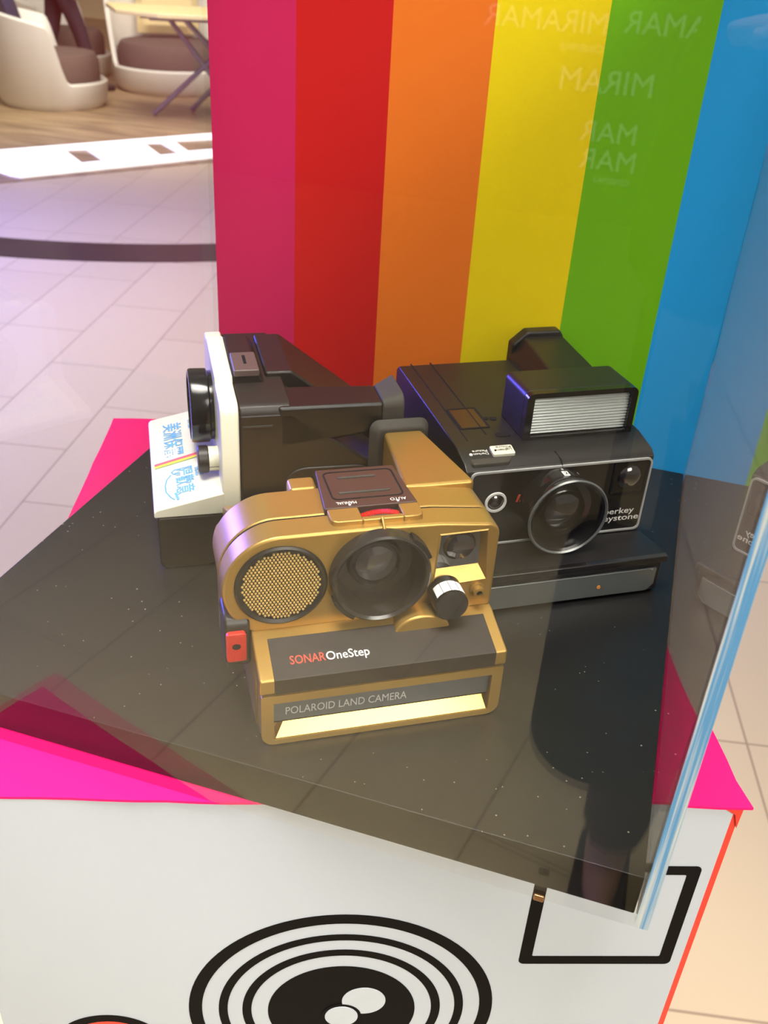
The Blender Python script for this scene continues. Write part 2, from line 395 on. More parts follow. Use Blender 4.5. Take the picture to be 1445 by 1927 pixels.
case = empty('display_case', ((X0 + X1) / 2, (Y0 + Y1) / 2, ZT))
tag(case, 'clear acrylic display case standing on the magenta pedestal over the three cameras', 'display case')
cx0, cy0 = case.location.x, case.location.y
TOPZ = 0.385
def pane(name, x0, x1, y0, y1, z0, z1, m):
    bm = B(); box(bm, x0 - cx0, x1 - cx0, y0 - cy0, y1 - cy0, z0, z1)
    return obj(name, bm, m, case, smooth=False)
pane('front_pane', -0.3212, 0.0418, 0.2692, 0.2750, 0.0002, TOPZ, PANE)
pane('left_pane', -0.3212, -0.3154, 0.2752, 0.6360, 0.0002, TOPZ, PANE)
pane('right_pane', 0.0420, 0.0475, 0.2698, 0.6318, 0.0002, TOPZ, ACRYL)
pane('back_pane', -0.3212, 0.0482, 0.6362, 0.6420, 0.0002, TOPZ, PANE)
pane('top_pane', -0.3212, 0.0482, 0.2692, 0.6420, TOPZ + 0.0002, TOPZ + 0.006, PANE)
EDGE = bpy.data.materials.new('sawn_edge_painted_reflection'); EDGE.use_nodes = True
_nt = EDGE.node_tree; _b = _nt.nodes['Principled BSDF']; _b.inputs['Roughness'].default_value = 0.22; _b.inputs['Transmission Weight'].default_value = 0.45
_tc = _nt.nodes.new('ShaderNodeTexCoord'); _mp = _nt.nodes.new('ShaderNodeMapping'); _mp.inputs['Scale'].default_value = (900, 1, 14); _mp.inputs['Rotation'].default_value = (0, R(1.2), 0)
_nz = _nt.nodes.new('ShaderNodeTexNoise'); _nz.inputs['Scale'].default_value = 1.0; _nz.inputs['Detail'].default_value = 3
_cr = _nt.nodes.new('ShaderNodeValToRGB'); _cr.color_ramp.elements[0].color = rgb(112, 176, 222); _cr.color_ramp.elements[1].color = rgb(230, 234, 228)  # backdrop's blue reflection and white glints painted into the sawn edge colour
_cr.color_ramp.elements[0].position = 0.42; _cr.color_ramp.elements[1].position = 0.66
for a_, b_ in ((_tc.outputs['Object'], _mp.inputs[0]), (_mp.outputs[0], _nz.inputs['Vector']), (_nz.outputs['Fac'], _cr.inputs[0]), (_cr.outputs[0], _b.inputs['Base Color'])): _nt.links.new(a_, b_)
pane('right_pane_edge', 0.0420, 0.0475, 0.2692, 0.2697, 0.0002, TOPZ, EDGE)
# small clear fixing peg at the bottom of the front pane
bm = B(); box(bm, 0.0005 - cx0, 0.0050 - cx0, 0.2675 - cy0, 0.2691 - cy0, 0.0002, 0.0036); obj('fixing_peg', bm, mat('brown_metal', rgb(120, 84, 54), 0.25, 0.7), case, bevel=0.0006)

# ================================================================== GOLD CAMERA
g = empty('gold_instant_camera', (-0.1298, 0.2868, ZB + 0.0003), R(32))
tag(g, 'gold instant camera with round mesh sonar disc, standing in front of the two black-bodied cameras', 'camera')
GW = 0.1139
prof = [(0.001, 0.0302), (0.000, 0.0306), (0.0, 0.0384), (0.0236, 0.0458), (0.05, 0.0462), (0.066, 0.078), (0.072, 0.078), (0.138, 0.044), (0.138, 0.003), (0.135, 0.0), (0.014, 0.0), (0.014, 0.0302)]
bm = B(); prism_x(bm, prof, 0.0, GW); obj('body', bm, GOLD, g, bevel=0.0012, seg=3)
# rounded front housing with the seam behind it
def housing(inset, top=0.0945):
    ri = 0.0267 - inset
    p = [(GW - inset, 0.0452)]
    q = 0.0065
    for i in range(7):
        a = R(90 * i / 6); p.append((GW - inset - q + q * math.cos(a), 0.0918 - inset - q + q * math.sin(a)))
    p.append((0.085, 0.0942 - inset)); p.append((0.058, 0.0950 - inset))
    for i in range(25):
        a = R(88 + 152 * i / 24); p.append((0.0147 + ri * math.cos(a), 0.0680 + ri * math.sin(a)))
    return p
bm = B(); prism_y(bm, housing(0), 0.026, 0.0408); obj('front_housing', bm, GOLD, g, bevel=0.0016, seg=4)
bm = B(); prism_y(bm, housing(0.0006), 0.0406, 0.0416); obj('seam', bm, BLACKM, g)
bm = B()
hp = housing(0.0)
prism(bm, hp, lambda x, z: (x, 0.0414, z), lambda x, z: (x, 0.0665, z if z < .08 else z - 0.0012))
obj('rear_housing', bm, GOLD, g, bevel=0.0012, seg=3)
# viewfinder tube along the right
bm = B()
sec = lambda y, top, xl, xr, zb: [(xl, y, zb), (xr, y, zb), (xr, y, top), (xl, y, top)]
a = [bm.verts.new(v) for v in sec(0.060, 0.0946, 0.0772, 0.1128, 0.04)]; b = [bm.verts.new(v) for v in sec(0.138, 0.0826, 0.0885, 0.1098, 0.04)]
bm.faces.new(a); bm.faces.new(b[::-1])
for i in range(4): bm.faces.new((a[i], b[i], b[(i + 1) % 4], a[(i + 1) % 4]))
obj('viewfinder_tube', bm, GOLD, g, bevel=0.0022, seg=3)
bm = B()
a = [bm.verts.new((x, 0.1365, z)) for x, z in rrect(0.0850, 0.1125, 0.052, 0.0848, 0.004)]
b = [bm.verts.new((x, 0.1412, z)) for x, z in rrect(0.0805, 0.1150, 0.050, 0.0892, 0.006)]
bm.faces.new(a); bm.faces.new(b[::-1])
for i in range(len(a)): bm.faces.new((a[i], b[i], b[(i + 1) % len(a)], a[(i + 1) % len(a)]))
obj('eyecup', bm, RUBBER, g, bevel=0.0012)
# small socket knob behind the housing
bm = B(); box(bm, 0.0245, 0.0375, 0.0665, 0.078, 0.074, 0.0936); obj('flash_socket', bm, GOLD, g, bevel=0.002, seg=3)
# top: dark panel, gold tab with the red focus wheel
bm = B()
v = [bm.verts.new(p) for p in [(0.0355, 0.0412, 0.0938), (0.0783, 0.0412, 0.0938), (0.0760, 0.0770, 0.0938), (0.0382, 0.0770, 0.0938)]]
u = [bm.verts.new(p) for p in [(0.0355, 0.0412, 0.0974), (0.0783, 0.0412, 0.0974), (0.0760, 0.0770, 0.0968), (0.0382, 0.0770, 0.0968)]]
bm.faces.new(v); bm.faces.new(u[::-1])
for i in range(4): bm.faces.new((v[i], v[(i + 1) % 4], u[(i + 1) % 4], u[i]))
tp = obj('top_panel', bm, mat('brown_plastic', rgb(66, 44, 38), 0.42, 0, 0.4, 0.08, 200, 0.04, 2500), g, bevel=0.0006)
bm = B()
for lo in [rrect(0.0405, 0.0742, 0.0478, 0.0738, 0.003)]:
    inner = rrect(0.0413, 0.0734, 0.0486, 0.0730, 0.0025)
    zz = lambda y: 0.0976 - (y - 0.0412) * 0.0168
    plate(bm, lo, [inner], lambda x, y: (x, y, zz(y)), lambda x, y: (x, y, zz(y) - 0.0004))
obj('panel_groove', bm, BLACKM, tp)
bm = B()
for y, xa, xb in ((0.0535, 0.0445, 0.0685), (0.0675, 0.0470, 0.0650)): box(bm, xa, xb, y - 0.0007, y + 0.0007, 0.0962, 0.0976 - (y - 0.0412) * 0.0168 + 0.0004)
obj('panel_rib', bm, RUBBER, tp, bevel=0.0003)
lettering('lettering', 'MANUAL', 0.0032, (0.0508, 0.0455, 0.0974), (-1, 0, 0), (0, -1, 0), WHITEP, tp, align='LEFT', fitw=0.0092)
lettering('lettering', 'AUTO', 0.0032, (0.0738, 0.0455, 0.0974), (-1, 0, 0), (0, -1, 0), WHITEP, tp, align='LEFT', fitw=0.0075)
for x in (0.0472, 0.0695):
    bm = B(); prism_z(bm, circ(x, 0.0428, 0.0006, 10), 0.0974, 0.0977); obj('panel_dot', bm, WHITEP, tp)
outer = rrect(0.0364, 0.0783, 0.0300, 0.0411, (0.003, 0.003, 0, 0))
# tab split so that a notch is left for the wheel
bm = B()
prism_z(bm, [(0.0364, 0.0411), (0.0364, 0.033), (0.0372, 0.0308), (0.0394, 0.03), (0.0505, 0.03), (0.0505, 0.0411)], 0.0925, 0.0972)
prism_z(bm, [(0.0690, 0.0411), (0.0690, 0.03), (0.0753, 0.03), (0.0775, 0.0308), (0.0783, 0.033), (0.0783, 0.0411)], 0.0925, 0.0972)
box(bm, 0.0503, 0.0692, 0.0300, 0.0330, 0.0925, 0.0972)
obj('top_tab', bm, GOLD, g, bevel=0.0007, seg=2)
bm = B(); box(bm, 0.0506, 0.0689, 0.0331, 0.0411, 0.0930, 0.0950); obj('wheel_slot', bm, BLACKM, g)
bm = B()                                        # ridged focus ring round the lens axis, its top showing in the notch
lo, hi = [], []
for q in range(61):
    a = R(62 + 56 * q / 60); r = 0.0249 if q % 2 else 0.0242
    lo.append([bm.verts.new((0.0595 + rr * math.cos(a), y, 0.0721 + rr * math.sin(a))) for rr, y in ((r, 0.0352), (r, 0.0384), (0.0225, 0.0384), (0.0225, 0.0352))])
for a, b in zip(lo, lo[1:]):
    for q in range(4): bm.faces.new((a[q], b[q], b[(q + 1) % 4], a[(q + 1) % 4]))
bm.faces.new(lo[0]); bm.faces.new(lo[-1][::-1])
obj('focus_ring', bm, REDK, g, smooth=False)
bm = B(); prism_y(bm, [(0.0595 + 0.0240 * math.cos(R(a)), 0.0721 + 0.0240 * math.sin(R(a))) for a in range(66, 115, 4)] + [(0.0500, 0.0925), (0.0690, 0.0925)], 0.0334, 0.0351); obj('ring_collar', bm, RUBBER, g)
bm = B(); tube(bm, [(0.0590, 0.0300, 0.0976), (0.0590, 0.0285, 0.0966), (0.0590, 0.0256, 0.0945), (0.0590, 0.0254, 0.0925)], 0.0007); obj('index_wire', bm, GOLD, g)
# sonar disc
sx_, sz_, sr = 0.0137, 0.0698, 0.0206
bm = B(); lathe(bm, [(0, -0.001), (sr, -0.001), (sr, 0.0008), (sr - 0.001, 0.0014), (sr - 0.0022, 0.0002), (0, 0.0002)], (sx_, 0.0258, sz_), (0, -1, 0), 64)
son = obj('sonar_disc', bm, BLACK, g)
bm = B()
pitch = 0.00162
for i in range(-14, 15):
    for j in range(-14, 15):
        x = (i + 0.5 * (j % 2)) * pitch; z = j * pitch * 0.866
        if x * x + z * z > (sr - 0.0034) ** 2: continue
        vv = [bm.verts.new((sx_ + x + 0.00064 * math.cos(k * math.pi / 3), 0.0255, sz_ + z + 0.00064 * math.sin(k * math.pi / 3))) for k in range(6)]
        ww = [bm.verts.new((sx_ + x + 0.00042 * math.cos(k * math.pi / 3), 0.0249, sz_ + z + 0.00042 * math.sin(k * math.pi / 3))) for k in range(6)]
        bm.faces.new(ww)
        for k in range(6): bm.faces.new((vv[k], vv[(k + 1) % 6], ww[(k + 1) % 6], ww[k]))
obj('gold_mesh', bm, mat('bright_gold_mesh', rgb(240, 206, 128), 0.3, 0.55), son, angle=60)
# lens hood
lx, lz, lr = 0.0578, 0.0716, 0.0226
bm = B()
lathe(bm, [(lr + 0.0004, 0.0), (lr, 0.0062), (lr - 0.0009, 0.0070), (lr - 0.0022, 0.0060), (0.0200, -0.0050), (0.0180, -0.0086), (0.0130, -0.0092), (0.0122, -0.0062), (0.0113, -0.0060), (0.0105, -0.0080), (0, -0.0080)], (lx, 0.0260, lz), (0, -1, 0), 72)
hood = obj('lens_hood', bm, mat('smoky_black_plastic', rgb(40, 36, 34), 0.22, 0, 0.5), g)
for a0 in (22, 205):
    bm = B()
    p = circ(0, 0, lr + 0.0016, 8, a0, a0 + 34) + circ(0, 0, lr - 0.001, 8, a0, a0 + 34)[::-1]
    prism_y(bm, [(lx + x, lz + z) for x, z in p], 0.0195, 0.0258)
    obj('hood_lug', bm, BLACK, hood, bevel=0.0004)
bm = B(); lathe(bm, [(0.0104, 0.0002), (0.0092, 0.0018), (0.006, 0.0030), (0.003, 0.0035), (0, 0.0036)], (lx, 0.0340, lz), (0, -1, 0), 48)
obj('lens_glass', bm, LENSG, hood)
# viewfinder window with its bevelled recess
bm = B()
a = [bm.verts.new(v) for v in [(0.0840, 0.0256, 0.0600), (0.1095, 0.0256, 0.0615), (0.1075, 0.0256, 0.0885), (0.0855, 0.0256, 0.0880)]]
b = [bm.verts.new(v) for v in [(0.0858, 0.0300, 0.0675), (0.1062, 0.0300, 0.0682), (0.1055, 0.0300, 0.0868), (0.0868, 0.0300, 0.0864)]]
o4 = [bm.verts.new((v.co.x + (-.0006 if i in (0, 3) else .0006), 0.0259, v.co.z + (-.0006 if i < 2 else .0006))) for i, v in enumerate(a)]
for i in range(4):
    j = (i + 1) % 4; bm.faces.new((a[i], a[j], b[j], b[i])); bm.faces.new((o4[i], o4[j], a[j], a[i]))
bm2 = bm
# the recess is a frame sunk in the housing; cut the housing for it
rec = obj('viewfinder_recess', bm2, GOLD, g, smooth=False)
bm = B(); prism_y(bm, [(0.0856, 0.0672), (0.1064, 0.0680), (0.1057, 0.0871), (0.0866, 0.0867)], 0.0296, 0.0302); obj('viewfinder_window', bm, WINDOW, g)
bm = B(); lathe(bm, [(0.0078, 0), (0.0066, 0.0016), (0.004, 0.0026), (0, 0.003)], (0.0962, 0.0296, 0.0790), (0, -1, 0), 32); obj('viewfinder_lens', bm, WINDOW, g)
cut = B(); a_ = [cut.verts.new(v) for v in [(0.0842, 0.0200, 0.0602), (0.1093, 0.0200, 0.0617), (0.1073, 0.0200, 0.0883), (0.0857, 0.0200, 0.0878)]]
# dial and cable socket
bm = B(); lathe(bm, [(0.0082, 0), (0.0080, 0.0030), (0.0078, 0.0128), (0.0070, 0.0136), (0, 0.0138)], (0.0895, 0.0262, 0.0572), (0, -1, 0), 48)
dial = obj('exposure_dial', bm, BLACKG, g)
bm = B()
for k in range(4):
    aa = circ(0.0895, 0.0572, 0.00805, 6, 38 + 28 * k, 38 + 28 * k + 26)
    for (p, q) in zip(aa, aa[1:]):
        v = [bm.verts.new((p[0], 0.0222, p[1])), bm.verts.new((q[0], 0.0222, q[1])), bm.verts.new((q[0], 0.0150, q[1])), bm.verts.new((p[0], 0.0150, p[1]))]; bm.faces.new(v)
obj('dial_scale', bm, WHITEP, dial)
bm = B(); lathe(bm, [(0.0036, 0), (0.0036, 0.0014), (0.0027, 0.0016), (0.0027, 0.0042), (0.0015, 0.0044), (0.0013, 0.001), (0, 0.001)], (0.1058, 0.0261, 0.0560), (0, -1, 0), 32)
so = obj('cable_socket', bm, GOLD, g)
bm = B(); lathe(bm, [(0, 0), (0.0014, 0.0), (0.0014, 0.0032), (0, 0.0032)], (0.1058, 0.0261, 0.0560), (0, -1, 0), 20); obj('socket_hole', bm, BLACKM, so)
# half-round bump under the lens
bm = B()
p = [(0.0775 + 0.0135 * math.cos(R(a)), 0.0415 + 0.0098 * math.sin(R(a))) for a in range(0, 181, 10)]
bumpf = lambda y: (lambda x, z: (x, y, z))
prism(bm, p, lambda x, z: (x, 0.0160, z), lambda x, z: (x, 0.0275, z))
obj('half_round_bump', bm, GOLD, g, bevel=0.0012, seg=3)
# brown nameplate wrapped over the brow
bm = B()
zsl = lambda y: 0.0384 + (y) * (0.0074 / 0.0236)
plate_pts = [(-0.0004, 0.0306), (-0.0004, 0.0387), (0.0205, zsl(0.0205) + 0.0004), (0.0205, zsl(0.0205) - 0.001), (0.001, 0.0375), (0.001, 0.0306)]
prism_x(bm, plate_pts, 0.0065, 0.1084); npl = obj('nameplate', bm, CHOC, g, bevel=0.0003)
sl = Vector((0, 0.0236, 0.0074)).normalized()
def onslope(x, t): return Vector((x, 0, 0.0387)) + sl * t
lettering('lettering', 'SONAR', 0.0062, onslope(0.0145, 0.0068), (1, 0, 0), sl, REDP, npl, fitw=0.0158, bold=0.006)
lettering('lettering', 'OneStep', 0.0062, onslope(0.0306, 0.0068), (1, 0, 0), sl, WHITEP, npl, fitw=0.0196, bold=0.005)
# film door
bm = B()
plate(bm, rrect(0.0006, GW - 0.0006, 0.0004, 0.0292, (0.006, 0.006, 0.001, 0.001)), [rrect(0.0062, 0.1080, 0.0034, 0.0248, 0)],
      lambda x, z: (x, 0.0002, z), lambda x, z: (x, 0.0080, z))
door = obj('film_door', bm, GOLD, g, bevel=0.0006)
bm = B(); box(bm, 0.0010, GW - 0.0010, 0.0081, 0.0139, 0.0008, 0.0300); obj('door_back', bm, GOLD, door)
bm = B(); box(bm, 0.0064, 0.1078, 0.0026, 0.0079, 0.0124, 0.0246)
strip = obj('name_strip', bm, GREYP, door)
bm = B(); box(bm, 0.0064, 0.1078, 0.0045, 0.0079, 0.0098, 0.0123); obj('exit_slot', bm, BLACKM, door)
bm = B()
v = [bm.verts.new(p) for p in [(0.0072, 0.0010, 0.0035), (0.1074, 0.0010, 0.0035), (0.1058, 0.0078, 0.0112), (0.0130, 0.0078, 0.0112)]]
v2 = [bm.verts.new(p) for p in [(0.0072, 0.0079, 0.0035), (0.1074, 0.0079, 0.0035), (0.1058, 0.0079, 0.0112), (0.0130, 0.0079, 0.0112)]]
bm.faces.new(v); bm.faces.new((v[0], v2[0], v2[1], v[1])); bm.faces.new((v[0], v[3], v2[3], v2[0])); bm.faces.new((v[1], v2[1], v2[2], v[2])); bm.faces.new(v2)
obj('exit_ramp', bm, GOLD2, door, smooth=False)
lettering('lettering', 'POLAROID LAND CAMERA', 0.0062, (0.0115, 0.0026, 0.0158), (1, 0, 0), (0, 0, 1), SILVER, strip, fitw=0.0560)
# shutter button hanging at the left
bm = B(); prism_x(bm, rrect(0.024, 0.046, 0.026, 0.055, 0.006), -0.0118, -0.0004); sb = obj('shutter_block', bm, BLACK, g, bevel=0.0015, seg=3)
bm = B(); prism_y(bm, rrect(-0.0114, -0.0026, 0.0335, 0.0490, 0.0016), 0.0212, 0.0240); rb = obj('shutter_button', bm, REDK, sb, bevel=0.0004)
bm = B()
for i in range(8):
    for k in range(14):
        x = -0.0108 + i * 0.00108; z = 0.0342 + k * 0.00108
        if (x + 0.0070) ** 2 / 4e-6 + (z - 0.0422) ** 2 / 2.4e-6 < 1: continue
        box(bm, x, x + 0.0006, 0.0208, 0.0213, z, z + 0.0006)
obj('button_grip', bm, REDK, rb, smooth=False)
bm = B(); prism_y(bm, [(-0.0070 + 0.0019 * math.cos(a), 0.0422 + 0.0014 * math.sin(a)) for a in [k * math.pi / 12 for k in range(24)]], 0.0207, 0.0213); obj('button_dot', bm, BLACKM, rb)
# wedge of the left flank under the rounded housing
bm = B(); prism_x(bm, [(0.040, 0.02), (0.066, 0.02), (0.066, 0.060), (0.040, 0.060)], -0.0105, 0.0004); obj('side_grip', bm, GOLD, g, bevel=0.002, seg=3)

# real recess for the viewfinder: boolean cut of the front housing
def cutter_from(verts_front, verts_back):
    bm = B(); a = [bm.verts.new(v) for v in verts_front]; b = [bm.verts.new(v) for v in verts_back]
    bm.faces.new(a); bm.faces.new(b[::-1])
    for i in range(len(a)): bm.faces.new((a[i], a[(i + 1) % len(a)], b[(i + 1) % len(a)], b[i]))
    bmesh.ops.recalc_face_normals(bm, faces=bm.faces)
    me = bpy.data.meshes.new('cut'); bm.to_mesh(me); bm.free(); return me
def apply_cut(target, cutters):
    objs = []
    for me in cutters:
        c = bpy.data.objects.new('cut', me); COL.objects.link(c); c.parent = target.parent; objs.append(c)
        m = target.modifiers.new('cut', 'BOOLEAN'); m.object = c; m.operation = 'DIFFERENCE'; m.solver = 'EXACT'
    bpy.context.view_layer.update()
    dg = bpy.context.evaluated_depsgraph_get(); me = bpy.data.meshes.new_from_object(target.evaluated_get(dg))
    target.modifiers.clear(); old = target.data; target.data = me; me.name = old.name
    for c in objs: bpy.data.objects.remove(c)
for nm in ('front_housing',):
    t = [o for o in g.children if o.name.startswith(nm)][0]
    apply_cut(t, [cutter_from([(0.0842, 0.0200, 0.0602), (0.1093, 0.0200, 0.0617), (0.1073, 0.0200, 0.0883), (0.0857, 0.0200, 0.0878)],
                              [(0.0842, 0.0304, 0.0602), (0.1093, 0.0304, 0.0617), (0.1073, 0.0304, 0.0883), (0.0857, 0.0304, 0.0878)]),
                  cutter_from([(x, 0.0200, z) for x, z in circ(lx, lz, lr - 0.001, 64)], [(x, 0.0370, z) for x, z in circ(lx, lz, lr - 0.001, 64)])])

# ================================================================== BLACK CAMERA WITH FLASH
k = empty('flash_instant_camera', (-0.0595, 0.4140, ZB + 0.0003), R(33))
tag(k, 'black instant camera with a raised ribbed flash and a silver outline round its front', 'camera')
KW = 0.1130
prof = [(0.0098, 0.0010), (0.0098, 0.0195), (0.0045, 0.0202), (0.0045, 0.0248), (0.012, 0.0256), (0.0362, 0.0222), (0.0362, 0.0712), (0.0400, 0.0742), (0.0560, 0.0772), (0.166, 0.0772), (0.170, 0.0735), (0.170, 0.002), (0.167, 0.0), (0.011, 0.0)]
bm = B(); prism_x(bm, prof, 0.0, KW); obj('body', bm, BLACK, k, bevel=0.0012, seg=3)
bm = B(); plate(bm, rrect(0.0030, 0.1122, 0.0232, 0.0708, 0.0035), [rrect(0.0041, 0.1111, 0.0243, 0.0697, 0.0026)], lambda x, z: (x, 0.0350, z), lambda x, z: (x, 0.0362, z))
obj('silver_outline', bm, CHROME, k)
bm = B(); prism_y(bm, rrect(0.0041, 0.1111, 0.0243, 0.0697, 0.0026), 0.0357, 0.0361); fp = obj('front_panel', bm, BLACKG, k)
# lip shelf and film door
bm = B(); prism_x(bm, [(0.0035, 0.0206), (0.0035, 0.0246), (0.0068, 0.0252), (0.0068, 0.0206)], -0.0006, KW + 0.0012); obj('shelf_lip', bm, BLACKG, k, bevel=0.0006)
bm = B(); box(bm, 0.0005, KW - 0.0005, 0.0056, 0.0097, 0.0008, 0.0196); kd = obj('film_door', bm, BLACK, k, bevel=0.0008)
bm = B(); prism_y(bm, [(0.002, 0.0018), (0.1050, 0.0018), (0.1090, 0.0060), (0.1090, 0.0170), (0.002, 0.0170)], 0.0040, 0.0056); kp = obj('door_plate', bm, SILVM, kd, bevel=0.0004)
bm = B(); prism_y(bm, circ(0.0740, 0.0085, 0.0011, 14), 0.0036, 0.0040); obj('orange_speck', bm, mat('orange_paint', rgb(230, 150, 60), 0.5), kp)
bm = B(); lathe(bm, [(0.0008, 0), (0.0006, 0.0006), (0, 0.0008)], (0.1060, 0.0040, 0.0160), (0, -1, 0), 14); obj('rivet', bm, SILVM, kp)
# lens barrel
kx, kz = 0.0540, 0.0492
bm = B()
lathe(bm, [(0.0204, 0), (0.0200, 0.0100), (0.0212, 0.0112), (0.0234, 0.0185), (0.0236, 0.0200), (0.0226, 0.0207), (0.0204, 0.0195), (0.0180, 0.0110), (0.0135, 0.0100), (0.0132, 0.0130), (0.0126, 0.0134), (0.0120, 0.0110), (0, 0.0110)], (kx, 0.0362, kz), (0, -1, 0), 72)
kl = obj('lens_barrel', bm, BLACKG, k)
bm = B(); lathe(bm, [(0.0121, 0.0), (0.0105, 0.0022), (0.007, 0.0036), (0.003, 0.0043), (0, 0.0044)], (kx, 0.0254, kz), (0, -1, 0), 48); obj('lens_glass', bm, LENS, kl)
bm = B(); lathe(bm, [(0.0232, 0.0), (0.0236, 0.0010), (0.0228, 0.0016), (0.0218, 0.0010), (0.0218, 0.0)], (kx, 0.0168, kz), (0, -1, 0), 72, close=True); obj('lens_rim', bm, SILVM, kl)
# label on the barrel top
def barrel_pt(a, y): return (kx + 0.0205 * math.cos(R(a)), y, kz + 0.0205 * math.sin(R(a)))
bm = B()
for (a0, a1, y0, y1) in ((82, 92, 0.0262, 0.0312),):
    v = [bm.verts.new(barrel_pt(a0 + (a1 - a0) * i / 4, y)) for y in (y0, y1) for i in range(5)]
    for i in range(4): bm.faces.new((v[i], v[i + 1], v[6 + i], v[5 + i]))
obj('barrel_label', bm, WHITEP, kl)
lettering('lettering', '2', 0.0042, (kx + 0.0010, 0.0270, kz + 0.0207), (1, 0, 0), (0, 1, 0), INK, kl, align='CENTER', bold=0.01)
lettering('lettering', '8', 0.0026, (kx + 0.0006, 0.0318, kz + 0.0206), (1, 0, 0), (0, 1, 0), WHITEP, kl, align='CENTER')
lettering('lettering', 'S', 0.0028, barrel_pt(62, 0.0300), (math.cos(R(-28)), 0, math.sin(R(-28))), (0, 1, 0), WHITEP, kl, align='CENTER')
bm = B(); tube(bm, [(0.0545, 0.0440, 0.0753), (0.0560, 0.0372, 0.0730), (0.0560, 0.0350, 0.0700)], 0.00035, 6); obj('index_line', bm, BLACKM, k)
# meter eye, viewfinder, words
bm = B(); lathe(bm, [(0.0064, 0), (0.0062, 0.0007), (0.0050, 0.0007), (0.0048, 0.0)], (0.0192, 0.0357, 0.0510), (0, -1, 0), 40, close=True); obj('meter_ring', bm, WHITEP, k)
bm = B(); lathe(bm, [(0.0040, 0), (0.0030, 0.0008), (0, 0.0012)], (0.0192, 0.0357, 0.0510), (0, -1, 0), 30); obj('meter_lens', bm, LENS, k)
bm = B(); plate(bm, rrect(0.0885, 0.1100, 0.0482, 0.0692, 0.001), [rrect(0.0895, 0.1090, 0.0492, 0.0684, 0.0008)], lambda x, z: (x, 0.0351, z), lambda x, z: (x, 0.0358, z)); obj('viewfinder_frame', bm, BLACKM, k)
bm = B(); prism_y(bm, rrect(0.0895, 0.1090, 0.0492, 0.0684, 0.0008), 0.0354, 0.0358); obj('viewfinder_window', bm, BLACKG, k)
bm = B(); lathe(bm, [(0.0074, 0), (0.0064, 0.0012), (0.0035, 0.0022), (0, 0.0026)], (0.0993, 0.0355, 0.0592), (0, -1, 0), 32); obj('viewfinder_lens', bm, LENS, k)
lettering('lettering', 'berkey', 0.0054, (0.0875, 0.0357, 0.0352), (1, 0, 0), (0, 0, 1), WHITEP, fp, fitw=0.0190, bold=0.01)
lettering('lettering', 'keystone', 0.0054, (0.0845, 0.0357, 0.0305), (1, 0, 0), (0, 0, 1), WHITEP, fp, fitw=0.0258, bold=0.01)
bm = B()
for i, (x, m) in enumerate(((0.0312, 0), (0.0335, 0))):
    prism_y(bm, [(x, 0.0500), (x + 0.0010, 0.0500), (x + 0.0022, 0.0545), (x + 0.0012, 0.0545)], 0.0353, 0.0357)
obj('flash_marks', bm, REDP, fp)
# top: sliding panel seams, slot, exposure slider
TOPF = 0.0772
bm = B()
box(bm, 0.0215, 0.0222, 0.066, 0.168, TOPF - 0.0004, TOPF + 0.0003); box(bm, 0.0085, 0.0090, 0.060, 0.168, TOPF - 0.0004, TOPF + 0.0003)
box(bm, 0.0760, 0.0766, 0.100, 0.168, TOPF - 0.0004, TOPF + 0.0003)
obj('top_seam', bm, BLACKM, k)
bm = B(); plate(bm, rrect(0.0095, 0.0275, 0.0735, 0.1000, 0.0006), [rrect(0.0108, 0.0262, 0.0748, 0.0987, 0.0004)], lambda x, y: (x, y, TOPF + 0.0004), lambda x, y: (x, y, TOPF - 0.0004)); obj('counter_frame', bm, BLACKM, k)
bm = B(); prism_z(bm, rrect(0.0108, 0.0262, 0.0748, 0.0987, 0.0004), TOPF - 0.0002, TOPF + 0.0002); obj('counter_window', bm, mat('amber_window', rgb(52, 28, 20), 0.3), k)
bm = B(); prism_z(bm, rrect(0.0270, 0.0355, 0.0615, 0.0660, 0.001), TOPF - 0.0004, TOPF + 0.0004); prism_z(bm, circ(0.0330, 0.0840, 0.0022, 20), TOPF - 0.0004, TOPF + 0.0004); prism_z(bm, circ(0.0290, 0.0850, 0.0016, 20), TOPF - 0.0004, TOPF + 0.0004)
obj('top_slots', bm, BLACKM, k)
zf = lambda y: 0.0742 + (y - 0.04) * 0.1875
bm = B(); prism(bm, rrect(0.0180, 0.0310, 0.0437, 0.0512, 0.001), lambda x, y: (x, y, zf(y) + 0.0016), lambda x, y: (x, y, zf(y) - 0.001)); sld = obj('exposure_slider', bm, CREAM, k, bevel=0.0003)
bm = B(); prism_z(bm, [(0.0040, 0.0378), (0.0250, 0.0378), (0.0300, 0.0436), (0.0040, 0.0436)], 0.0715, 0.0752); obj('slider_tab', bm, RUBBER, k, bevel=0.0012)
sn = Vector((0, 1, 0.1875)).normalized()
for i, (s, yy) in enumerate((('Lighten', 0.0478), ('Picture', 0.0502))):
    lettering('lettering', s, 0.0026, (0.0300, yy, zf(yy) + 0.0016), (-1, 0, 0), -sn, INK, sld, fitw=0.0085)
for i, (s, yy) in enumerate((('Darken', 0.0478), ('Picture', 0.0502))):
    lettering('lettering', s, 0.0026, (0.0165, yy, zf(yy) + 0.0001), (-1, 0, 0), -sn, WHITEP, k, fitw=0.0085)
bm = B(); prism(bm, circ(0.0062, 0.0470, 0.0010, 6), lambda x, y: (x, y, zf(y) + 0.0004), lambda x, y: (x, y, zf(y))); obj('arrow_mark', bm, WHITEP, k)
bm = B(); prism(bm, circ(0.0202, 0.0470, 0.0007, 6), lambda x, y: (x, y, zf(y) + 0.0019), lambda x, y: (x, y, zf(y) + 0.0014)); obj('arrow_mark', bm, INK, sld)
